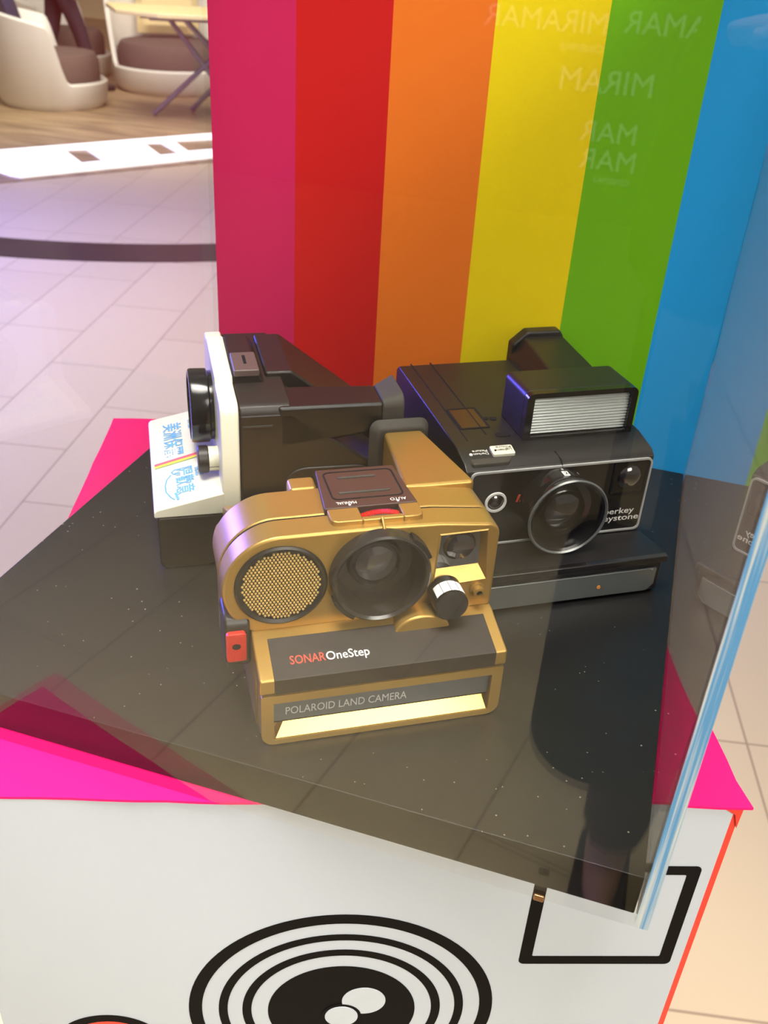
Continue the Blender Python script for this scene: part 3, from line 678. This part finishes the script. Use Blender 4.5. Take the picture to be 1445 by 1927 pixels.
# flash unit
prof = rrect(0.0395, 0.1068, 0.0773, 0.1052, (0.0008, 0.0008, 0.004, 0.004))
bm = B()
plate(bm, prof, [rrect(0.0438, 0.1030, 0.0788, 0.1022, 0.0008)], lambda x, z: (x, 0.0555, z), lambda x, z: (x, 0.0600, z))
fl = obj('flash_unit', bm, BLACKG, k, bevel=0.0005)
bm = B()
prism(bm, prof, lambda x, z: (x, 0.0600, z), lambda x, z: (x, 0.0880, 0.0773 + (z - 0.0773) * 0.98))
obj('flash_housing', bm, BLACK, fl, bevel=0.0025, seg=3)
RIB = mat('ribbed_reflector', rgb(242, 250, 247), 0.14, 0.5, 0.5, 0.05, 60)
bm = B()
n = 13
rows = []
for i in range(n * 6 + 1):
    t = i / (n * 6); z = 0.0788 + t * 0.0234; y = 0.0592 - 0.0009 * abs(math.sin(math.pi * t * n)) - 0.0006 * math.sin(math.pi * t)
    rows.append((bm.verts.new((0.0438, y, z)), bm.verts.new((0.1030, y, z))))
for a, b in zip(rows, rows[1:]): bm.faces.new((a[0], a[1], b[1], b[0]))
obj('flash_window', bm, RIB, fl, angle=80)
# viewfinder tube at the rear right
bm = B()
a = [bm.verts.new((x, 0.0900, z)) for x, z in [(0.0770, 0.0760), (0.1125, 0.0760), (0.1125, 0.0885), (0.0800, 0.0885)]]
b = [bm.verts.new((x, 0.1720, z)) for x, z in [(0.0770, 0.0760), (0.1140, 0.0760), (0.1140, 0.0912), (0.0870, 0.0912)]]
bm.faces.new(a); bm.faces.new(b[::-1])
for i in range(4): bm.faces.new((a[i], b[i], b[(i + 1) % 4], a[(i + 1) % 4]))
obj('viewfinder_tube', bm, BLACK, k, bevel=0.0016, seg=3)
bm = B(); prism_y(bm, [(0.0790, 0.052), (0.1150, 0.052), (0.1150, 0.0900), (0.1120, 0.0945), (0.0890, 0.0945), (0.0790, 0.0860)], 0.1690, 0.1785); obj('eyecup', bm, BLACK, k, bevel=0.0016)

# ================================================================== WHITE-FRONTED CAMERA (faces left)
l = empty('rainbow_instant_camera', (-0.2376, 0.3932, ZB + 0.0003), R(30.75))
tag(l, 'instant camera with a cream white front, rainbow stripe and blue printed lettering, lens facing left', 'camera')
LW = 0.1100
# black lower body and wedge
prof = [(0.002, 0.0), (0.0, 0.0035), (0.0, 0.0338), (0.046, 0.0338), (0.046, 0.0935), (0.075, 0.0935), (0.134, 0.050), (0.134, 0.003), (0.131, 0.0)]
bm = B(); prism(bm, prof, lambda x, z: (x, 0.0, z), lambda x, z: (x, LW, z)); obj('body', bm, CHOC, l, bevel=0.0018, seg=3)
# cream nose with a sloping top
bm = B(); prism(bm, [(-0.0012, 0.0340), (-0.0012, 0.0375), (0.0004, 0.0392), (0.0375, 0.0475), (0.0375, 0.0340)], lambda x, z: (x, -0.0006, z), lambda x, z: (x, LW + 0.0006, z))
nose = obj('front_nose', bm, CREAM, l, bevel=0.0009, seg=2)
# cream face plate: outline in (y, z)
out = [(-0.0006, 0.0340), (-0.0006, 0.0930), (0.0012, 0.0972), (0.0050, 0.0992), (0.0290, 0.0992), (0.0310, 0.1030), (0.0900, 0.1030), (0.0920, 0.0992), (0.1060, 0.0992), (0.1095, 0.0972), (LW + 0.0006, 0.0930), (LW + 0.0006, 0.0340)]
bm = B(); prism(bm, out, lambda y, z: (0.0362, y, z), lambda y, z: (0.0462, y, z)); obj('face_plate', bm, CREAM, l, bevel=0.0014, seg=3)
# black upper shell behind the plate
bm = B(); prism(bm, [(0.0004, 0.0936), (0.0020, 0.0968), (0.0050, 0.0982), (0.1050, 0.0982), (0.1090, 0.0950), (0.1090, 0.0700), (0.0004, 0.0700)], lambda y, z: (0.0464, y, z), lambda y, z: (0.0740, y, z)); obj('upper_shell', bm, CHOC, l, bevel=0.0012, seg=3)
bm = B(); prism(bm, [(0.0464, 0.0975), (0.0464, 0.1026), (0.0600, 0.1026), (0.0640, 0.0975)], lambda x, z: (x, 0.0310, z), lambda x, z: (x, 0.0900, z)); obj('flash_bar_block', bm, CHOC, l, bevel=0.0008)
bm = B(); box(bm, 0.0470, 0.0610, 0.0300, 0.0560, 0.1020, 0.1062); sc = obj('socket_cover', bm, mat('grey_brown_plastic', rgb(84, 68, 64), 0.45), l, bevel=0.0008)
bm = B(); box(bm, 0.0532, 0.0548, 0.0390, 0.0500, 0.1058, 0.1066); obj('socket_slot', bm, BLACKM, sc)
# roof wedge that falls away to the back
bm = B(); prism(bm, [(0.0650, 0.0950), (0.0650, 0.1010), (0.0800, 0.1010), (0.1320, 0.0600), (0.1320, 0.0500)], lambda x, z: (x, 0.0380, z), lambda x, z: (x, 0.0960, z)); obj('rear_roof', bm, CHOC, l, bevel=0.0015, seg=3)
# viewfinder tube along the near side
bm = B()
a = [bm.verts.new((0.0670, y, z)) for y, z in [(0.0000, 0.0720), (0.0280, 0.0720), (0.0280, 0.0968), (0.0000, 0.0968)]]
b = [bm.verts.new((0.1250, y, z)) for y, z in [(0.0000, 0.0800), (0.0240, 0.0800), (0.0240, 0.0968), (0.0000, 0.0968)]]
bm.faces.new(a); bm.faces.new(b[::-1])
for i in range(4): bm.faces.new((a[i], b[i], b[(i + 1) % 4], a[(i + 1) % 4]))
obj('viewfinder_tube', bm, BLACK, l, bevel=0.0020, seg=3)
bm = B()
a = [bm.verts.new((0.1240, y, z)) for y, z in rrect(-0.0004, 0.0244, 0.0790, 0.0976, 0.004)]
b = [bm.verts.new((0.1360, y, z)) for y, z in rrect(-0.0020, 0.0330, 0.0760, 0.1010, 0.007)]
bm.faces.new(a); bm.faces.new(b[::-1])
for i in range(len(a)): bm.faces.new((a[i], b[i], b[(i + 1) % len(a)], a[(i + 1) % len(a)]))
obj('eyecup', bm, RUBBER, l, bevel=0.001)
bm = B(); box(bm, 0.0480, 0.0640, -0.0004, 0.0004, 0.0862, 0.0872); obj('side_groove', bm, RUBBER, l)
# hand hollow at the near side
bm = B(); prism(bm, rrect(0.070, 0.122, 0.010, 0.060, 0.012), lambda x, z: (x, -0.0012, z), lambda x, z: (x, 0.0006, z)); obj('side_cover', bm, CHOC, l, bevel=0.001, seg=3)
# lens barrel
bm = B()
lathe(bm, [(0.0200, 0.0), (0.0200, 0.002), (0.0214, 0.0030), (0.0216, 0.0116), (0.0210, 0.0130), (0.0196, 0.0134), (0.0188, 0.0120), (0.0150, 0.006), (0.0130, 0.006), (0.0120, 0.0072), (0, 0.0072)], (0.0362, 0.0560, 0.0740), (-1, 0, 0), 64)
lb = obj('lens_barrel', bm, BLACKG, l)
bm = B(); lathe(bm, [(0.0125, 0.0), (0.009, 0.002), (0.004, 0.0032), (0, 0.0034)], (0.0292, 0.0560, 0.0740), (-1, 0, 0), 40); obj('lens_glass', bm, LENS, lb)
# exposure dial with its cream scale
bm = B(); lathe(bm, [(0.0070, 0.0), (0.0070, 0.0054), (0.0, 0.0054)], (0.0362, 0.0240, 0.0560), (-1, 0, 0), 32); ed = obj('exposure_dial', bm, CREAM, l)
bm = B(); lathe(bm, [(0.0072, 0.0054), (0.0078, 0.006), (0.0078, 0.0108), (0.0070, 0.0114), (0, 0.0114)], (0.0362, 0.0240, 0.0560), (-1, 0, 0), 36); obj('dial_cap', bm, CHOC, ed)
bm = B()
for a0 in (195, 225, 255, 285): 
    p = [(0.0362 - d, 0.0240 + 0.00706 * math.cos(R(a0 + q)), 0.0560 + 0.00706 * math.sin(R(a0 + q))) for d in (0.0, 0.0054) for q in (-1.5, 1.5)]
    v = [bm.verts.new(q) for q in p]; bm.faces.new((v[0], v[1], v[3], v[2]))
obj('dial_marks', bm, INK, ed)
# stripes and blue printing on the sloping nose
s0, s1 = Vector((0.0004, 0, 0.0392)), Vector((0.0375, 0, 0.0475)); sd = (s1 - s0).normalized()
slen = (s1 - s0).length
up_n = sd.cross(Vector((0, -1, 0)))
if up_n.z < 0: up_n = -up_n
def nose_pt(t, y, h=0.0002): return s0 + sd * t + Vector((0, y, 0)) + up_n * h
for nm, m, y0, y1 in (('pink_stripe', PINKP, 0.0500, 0.0527), ('yellow_stripe', YELP, 0.0476, 0.0500), ('green_stripe', GRNP, 0.0468, 0.0476)):
    bm = B(); v = [bm.verts.new(nose_pt(t, y)) for t, y in ((0.0006, y0 - 0.002), (0.0006, y1 - 0.002), (0.036, y1 + 0.0015), (0.036, y0 + 0.0015))]; bm.faces.new(v); obj(nm, bm, m, nose, smooth=False)
rd = (0, -1, 0)
def noseline(s, size, t, y, fw, bold=0.0):
    lettering('lettering', s, size, nose_pt(t, y, 0.0), rd, sd, BLUEP, nose, lift=0.0003, fitw=fw, bold=bold)
noseline('美洲保麗', 0.0125, 0.0082, 0.0985, 0.0430, 0.012)
noseline('祈福', 0.0062, 0.0235, 0.0985, 0.0125, 0.012)
noseline('陽歡意', 0.0115, 0.0128, 0.0395, 0.0290, 0.012)
noseline('祝您', 0.0055, 0.0238, 0.0365, 0.0110, 0.012)
bm = B(); ribbon(bm, [(0.0150, 0.0370), (0.0120, 0.0385), (0.0100, 0.0362), (0.0112, 0.0335), (0.0140, 0.0345)], 0.0010, lambda t, y: nose_pt(t, y, 0.00035))
ribbon(bm, [(0.0095, 0.0335), (0.0070, 0.0290), (0.0058, 0.0230), (0.0060, 0.0160), (0.0082, 0.0095), (0.0105, 0.0055)], 0.0008, lambda t, y: nose_pt(t, y, 0.00035))
ribbon(bm, [(0.0112, 0.0125), (0.0118, 0.0085), (0.0124, 0.0045)], 0.0015, lambda t, y: nose_pt(t, y, 0.00035))
obj('printed_flourish', bm, BLUEP, nose, smooth=False)

# ================================================================== CAFE BEHIND
WSHELL = mat('white_moulded_shell', rgb(222, 216, 204), 0.45, 0, 0.4, 0.03, 5)
CUSH = mat('grey_brown_fabric', rgb(104, 88, 80), 0.9, 0, 0.2, 0.15, 40, 0.5, 200)
CREAMF = mat('cream_fabric', rgb(226, 204, 152), 0.9, 0, 0.2, 0.08, 10)
NAVY = mat('navy_fabric', rgb(38, 42, 72), 0.9, 0, 0.2)
def tub_chair(loc, face, r, label, hb=0.70, hs=0.58, hf=0.19, cush_h=0.20):
    t = empty('tub_chair', (loc[0], loc[1], 0.006), face)
    tag(t, label, 'armchair', 'white tub chairs in the cafe')
    n = 96; bm = B(); th = 0.035
    def hgt(a):                     # a: angle from the facing direction
        a = abs((a + 180) % 360 - 180)
        if a < 72: return hf
        if a < 92: q = (a - 72) / 20; q = q * q * (3 - 2 * q); return hf + (hs - hf) * q
        return hs + (hb - hs) * ((a - 92) / 88) ** 0.8
    rings = []
    for i in range(n):
        a = 360 * i / n; h = hgt(a); c, s = math.cos(R(a)), math.sin(R(a)); fl = 1 + 0.10 * h / hb
        rings.append([bm.verts.new((c * r * 0.92, s * r * 0.92, 0.0)), bm.verts.new((c * r, s * r, 0.05)), bm.verts.new((c * r * fl, s * r * fl, h - 0.015)), bm.verts.new((c * (r * fl - th / 2), s * (r * fl - th / 2), h)),
                      bm.verts.new((c * (r * fl - th), s * (r * fl - th), h - 0.015)), bm.verts.new((c * (r - th), s * (r - th), 0.16))])
    for i in range(n):
        a, b = rings[i], rings[(i + 1) % n]
        for j in range(5): bm.faces.new((a[j], b[j], b[j + 1], a[j + 1]))
    bm.faces.new([q[0] for q in rings][::-1]); bm.faces.new([q[5] for q in rings])
    obj('shell', bm, WSHELL, t, angle=50)
    bm = B(); rc = r - th - 0.005
    lathe(bm, [(0, 0.162), (rc, 0.162), (rc + 0.0, 0.20), (rc, 0.17 + cush_h - 0.05), (rc - 0.03, 0.17 + cush_h), (0, 0.19 + cush_h)], (0, 0, 0), (0, 0, 1), 64)
    obj('seat_cushion', bm, CUSH, t)
    return t
ang_near = math.atan2(0.56, 0.83)
tub_chair((-4.80, 6.95), ang_near, 0.40, 'white tub chair nearest the bright floor patch, seen from its side')
c2 = tub_chair((-4.42, 8.18), math.atan2(-0.86, 0.5), 0.50, 'white tub chair behind the metal table, cream inside and facing the case', 0.85, 0.70, 0.20)
tub_chair((-5.60, 8.30), R(10), 0.42, 'white tub chair farthest back, mostly hidden by the nearest white chair')
def pillow(name, loc, rz, tilt, sx, sy, th, m, label):
    bm = B(); bmesh.ops.create_grid(bm, x_segments=10, y_segments=10, size=0.5)
    top = {}
    vs = bm.verts[:]
    geo = bmesh.ops.duplicate(bm, geom=bm.verts[:] + bm.edges[:] + bm.faces[:])
    low = [e for e in geo['geom'] if isinstance(e, bmesh.types.BMVert)]
    for grp, sgn in ((vs, 1), (low, -1)):
        for v in grp:
            q = max(0, (1 - (2 * v.co.x) ** 4)) * max(0, (1 - (2 * v.co.y) ** 4)); v.co = Vector((v.co.x * sx, v.co.y * sy, sgn * th / 2 * q ** 0.5))
    bmesh.ops.remove_doubles(bm, verts=bm.verts, dist=1e-5)
    o = obj(name, bm, m); o.rotation_euler = (tilt, 0, rz); o.location = loc
    return tag(o, label, 'cushion')
pillow('cushion', (-4.56, 8.38, 0.66), R(30), R(72), 0.52, 0.50, 0.16, CREAMF, 'cream cushion leaning in the white chair behind the metal table')
pillow('cushion', (-5.00, 6.80, 0.60), ang_near + R(90), R(75), 0.44, 0.40, 0.14, NAVY, 'dark blue cushion leaning against the back of the nearest white chair')
# folding table
tb = empty('folding_table', (-3.75, 6.99, 0.006)); tag(tb, 'folding table with a cream top and crossed metal legs at the cafe', 'table')
def tl(x, y, z): return (x + 3.75, y - 6.99, z - 0.006)
METAL = mat('grey_metal_tube', rgb(140, 132, 144), 0.35, 0.6)
bm = B(); prism_z(bm, [tl(*p, 0)[:2] for p in [(-4.30, 6.98), (-3.98, 6.58), (-3.62, 6.52), (-2.60, 7.05), (-2.95, 7.65)]], 0.712 - 0.006, 0.742 - 0.006)
obj('table_top', bm, mat('cream_table_top', rgb(226, 208, 150), 0.35), tb, bevel=0.006)
bm = B(); tube(bm, [tl(-3.95, 6.86, 0.69), tl(-2.95, 7.36, 0.69)], 0.022); tube(bm, [tl(-3.80, 6.72, 0.69), tl(-2.80, 7.20, 0.69)], 0.016); obj('top_rail', bm, METAL, tb)
for (p, q) in ((tl(-3.9193, 6.9104, 0.02), tl(-3.2213, 7.2632, 0.71)), (tl(-3.8038, 6.9687, 0.70), tl(-3.3300, 7.2090, 0.02)),
               (tl(-3.7700, 7.2300, 0.02), tl(-3.1100, 7.4900, 0.71)), (tl(-3.7101, 7.0161, 0.70), tl(-3.2000, 7.4600, 0.02))):
    bm = B(); tube(bm, [p, q], 0.019); obj('leg', bm, METAL, tb)
# bright floor patch of unknown source, added as a glowing slab with gaps
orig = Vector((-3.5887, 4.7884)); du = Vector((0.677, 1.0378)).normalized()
fpn = empty('bright_floor_patch', (orig.x, orig.y, 0.0065), math.atan2(du.y, du.x)); tag(fpn, 'bright white patch with rectangular gaps on the cafe floor, built as a glowing slab', 'bright patch')
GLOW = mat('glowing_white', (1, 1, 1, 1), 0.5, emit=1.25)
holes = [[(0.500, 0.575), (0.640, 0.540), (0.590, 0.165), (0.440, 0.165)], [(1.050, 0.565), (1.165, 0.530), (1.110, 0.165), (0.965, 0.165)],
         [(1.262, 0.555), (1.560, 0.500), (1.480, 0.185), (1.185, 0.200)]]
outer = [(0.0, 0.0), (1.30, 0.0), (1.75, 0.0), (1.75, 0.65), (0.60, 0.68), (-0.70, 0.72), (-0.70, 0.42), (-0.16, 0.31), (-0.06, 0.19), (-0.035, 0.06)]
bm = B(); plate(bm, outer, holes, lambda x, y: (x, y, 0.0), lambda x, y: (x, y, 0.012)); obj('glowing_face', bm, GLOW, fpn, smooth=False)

# ================================================================== PEOPLE
SKIN = mat('skin', rgb(196, 150, 122), 0.5, 0, 0.4)
HAIR = mat('black_hair', rgb(24, 20, 20), 0.5)
def skin_mesh(name, chains, m, parent, sub=1):
    """chains: lists of (point, rx, ry); points shared by position are welded; the first point is the root"""
    bm = B(); lay = bm.verts.layers.skin.verify(); idx = {}
    def vert(p, rx, ry):
        key = tuple(round(c, 4) for c in p)
        if key not in idx:
            v = bm.verts.new(p); v[lay].radius = (rx, ry); v[lay].use_root = len(idx) == 0; idx[key] = v
        return idx[key]
    for ch in chains:
        prev = None
        for p, rx, ry in ch:
            v = vert(p, rx, ry)
            if prev is not None and prev is not v and bm.edges.get((prev, v)) is None: bm.edges.new((prev, v))
            prev = v
    me = bpy.data.meshes.new(name); bm.to_mesh(me); bm.free()
    o = link(name, me, m, parent)
    o.modifiers.new('skin', 'SKIN'); s = o.modifiers.new('sub', 'SUBSURF'); s.levels = sub; s.render_levels = sub
    sk = o.modifiers['skin']; sk.use_smooth_shade = True
    bpy.context.view_layer.update(); dg = bpy.context.evaluated_depsgraph_get()
    me2 = bpy.data.meshes.new_from_object(o.evaluated_get(dg)); o.modifiers.clear(); o.data = me2
    if not me2.materials: me2.materials.append(m)
    for p in me2.polygons: p.use_smooth = True
    return o
def person(loc, rz, label, arms, feet, coat_m, trouser_m, shoe_m, hem=0.5, S=1.0, knees=None):
    p = empty('person', loc, rz); tag(p, label, 'person')
    hip = 0.86; chest = 1.22; neck = 1.37
    P_, chains = [], []
    spine = [((0, 0, hip), .12, .10), ((0, 0, 1.02), .115, .09), ((0, .01, chest), .135, .10), ((0, .01, 1.33), .10, .08), ((0, .015, neck + .03), .05, .05), ((0, .03, 1.46), .062, .075), ((0, .03, 1.54), .075, .092), ((0, .02, 1.60), .062, .078)]
    chains.append(spine)
    legs_t = []
    for i, sgn in enumerate((-1, 1)):
        f = feet[i]; kn = knees[i] if knees else ((sgn * .09 + f[0]) / 2, f[1] / 2 + .02, .46)
        leg = [((0, 0, hip), .12, .10), ((sgn * .09, 0, .80), .085, .085), (kn, .055, .055), ((f[0], f[1] - .02, .09), .036, .038), ((f[0], f[1] + .08, .035), .036, .025)]
        chains.append(leg); legs_t.append(leg)
    for i, sgn in enumerate((-1, 1)):
        el, wr = arms[i]
        chains.append([((0, .01, 1.33), .10, .08), ((sgn * .17, .0, 1.32), .055, .055), (el, .038, .038), (wr, .024, .028)])
        wv = Vector(wr); d = (wv - Vector(el)).normalized(); side = d.cross(Vector((0, 0, 1))).normalized()
        palm = wv + d * .055
        chains[-1].append((tuple(palm), .024, .013))
        upv = side.cross(d)
        for q, ln in ((-1.5, .058), (-.5, .070), (.5, .074), (1.5, .066)):
            b0 = palm + d * .03 + side * (q * .015); b1 = b0 + d * ln * .55 - upv * .006; b2 = b1 + d * ln * .35 - upv * .022
            chains.append([(tuple(palm), .024, .013), (tuple(b0), .0085, .0085), (tuple(b1), .008, .008), (tuple(b2), .0068, .0068)])
        t0 = wv + d * .03 - side * sgn * -.022; t1 = t0 + d * .03 - side * sgn * -.02 - upv * .012; t2 = t1 + d * .028 - upv * .01
        chains.append([(tuple(palm), .024, .013), (tuple(t0), .010, .010), (tuple(t1), .0088, .0088), (tuple(t2), .0078, .0078)])
    skin_mesh('body', chains, SKIN, p, 1)
    coat = [[((0, 0, hem), .20, .15), ((0, 0, .80), .185, .135), ((0, 0, 1.02), .155, .12), ((0, .01, chest), .165, .125), ((0, .01, 1.34), .125, .10), ((0, .015, 1.395), .07, .07)]]
    for i, sgn in enumerate((-1, 1)):
        el, wr = arms[i]; coat.append([((0, .01, 1.34), .125, .10), ((sgn * .175, 0, 1.325), .072, .072), (el, .056, .056), (wr, .042, .044)])
    skin_mesh('coat', coat, coat_m, p, 1)
    tr = []
    for leg in legs_t:
        tr.append([(leg[0][0], .13, .11), (leg[1][0], .095, .095), (leg[2][0], .068, .068), ((leg[3][0][0], leg[3][0][1], .10), .054, .056)])
    skin_mesh('trousers', tr, trouser_m, p, 1)
    for i in range(2):
        f = feet[i]; bm = B(); prism_z(bm, [(f[0] - .042, f[1] - .075), (f[0] + .042, f[1] - .075), (f[0] + .048, f[1] + .06), (f[0] + .03, f[1] + .155), (f[0] - .03, f[1] + .155), (f[0] - .048, f[1] + .06)], 0.0, 0.075)
        for v in bm.verts:
            if v.co.z > .05 and v.co.y > f[1] + .03: v.co.z = .045
        obj('shoe', bm, shoe_m, p, bevel=0.012, seg=3)
    bm = B(); bmesh.ops.create_uvsphere(bm, u_segments=24, v_segments=14, radius=0.098)
    for v in bm.verts: v.co = Vector((v.co.x * .9, v.co.y * 1.1 - (.012 if v.co.z > 0 else .03), v.co.z * (1.0 if v.co.z > 0 else 1.5))) + Vector((0, .015, 1.575))
    bmesh.ops.delete(bm, geom=[v for v in bm.verts if v.co.y > .075 and v.co.z < 1.62], context='VERTS'); obj('hair', bm, HAIR, p)
    bm = B(); prism(bm, [(-.012, 1.515), (.012, 1.515), (.004, 1.555), (-.004, 1.555)], lambda x, z: (x, .10, z), lambda x, z: (x * .5, .122 if z < 1.53 else .108, z)); obj('nose', bm, SKIN, p, bevel=.002)
    for sgn in (-1, 1):
        bm = B(); bmesh.ops.create_uvsphere(bm, u_segments=12, v_segments=8, radius=.012)
        for v in bm.verts: v.co += Vector((sgn * .032, .102, 1.553))
        e = obj('eye', bm, WHITEP, p)
        bm = B(); bmesh.ops.create_uvsphere(bm, u_segments=10, v_segments=6, radius=.006)
        for v in bm.verts: v.co += Vector((sgn * .032, .1105, 1.553))
        obj('iris', bm, BLACKG, e)
        bm = B(); bmesh.ops.create_uvsphere(bm, u_segments=12, v_segments=8, radius=.024)
        for v in bm.verts: v.co = Vector((v.co.x * .35, v.co.y * .7, v.co.z)) + Vector((sgn * .086, .02, 1.54))
        obj('ear', bm, SKIN, p)
    bm = B(); prism(bm, [(-.022, 1.488), (.022, 1.488), (.014, 1.496), (-.014, 1.496)], lambda x, z: (x, .098, z), lambda x, z: (x, .106, z)); obj('mouth', bm, mat('lips', rgb(160, 86, 80), .5), p, bevel=.001)
    return p
COATD = mat('black_coat', rgb(24, 22, 24), 0.8, 0, 0.2)
person((0.22, -0.55, 0.0), 0.0, 'person in a black coat photographing the case, seen only as a dark reflection', [((-.22, .04, 1.07), (-.10, .24, 1.12)), ((.14, .24, 1.13), (-.08, .33, 1.27))],
       [(-.12, -.03), (.10, -.02)], COATD, mat('brown_trousers', rgb(58, 40, 34), .8), mat('dark_shoe', rgb(26, 22, 22), .5), hem=0.70)
bag = empty('shoulder_bag', (0.045, -0.28, 0.57)); tag(bag, 'black bag held low by the photographer, a round-bottomed dark reflection beside the gold camera', 'bag')
bm = B(); prism_y(bm, rrect(-0.085, 0.095, 0.0, 0.30, (0.07, 0.03, 0.03, 0.03), 8), -0.045, 0.045); obj('bag_body', bm, COATD, bag, bevel=0.015, seg=3)
bm = B(); tube(bm, [(-0.05, 0, 0.285), (-0.05, -0.09, 0.51), (-0.015, -0.11, 0.595), (0.045, -0.15, 0.595), (0.08, -0.168, 0.51), (0.06, 0, 0.285)], 0.009); obj('bag_handle', bm, COATD, bag)
person((-5.11, 7.60, 0.006), R(-50), 'person in dark trousers standing among the white cafe chairs', [((-.24, .02, 1.08), (-.26, .08, .84)), ((.24, .02, 1.08), (.26, .08, .84))],
       [(-.10, -.16), (.11, .22)], mat('dark_jacket', rgb(44, 34, 44), .8), mat('dark_trousers', rgb(48, 34, 44), .8), mat('black_shoe', rgb(24, 20, 24), .5), hem=0.80)
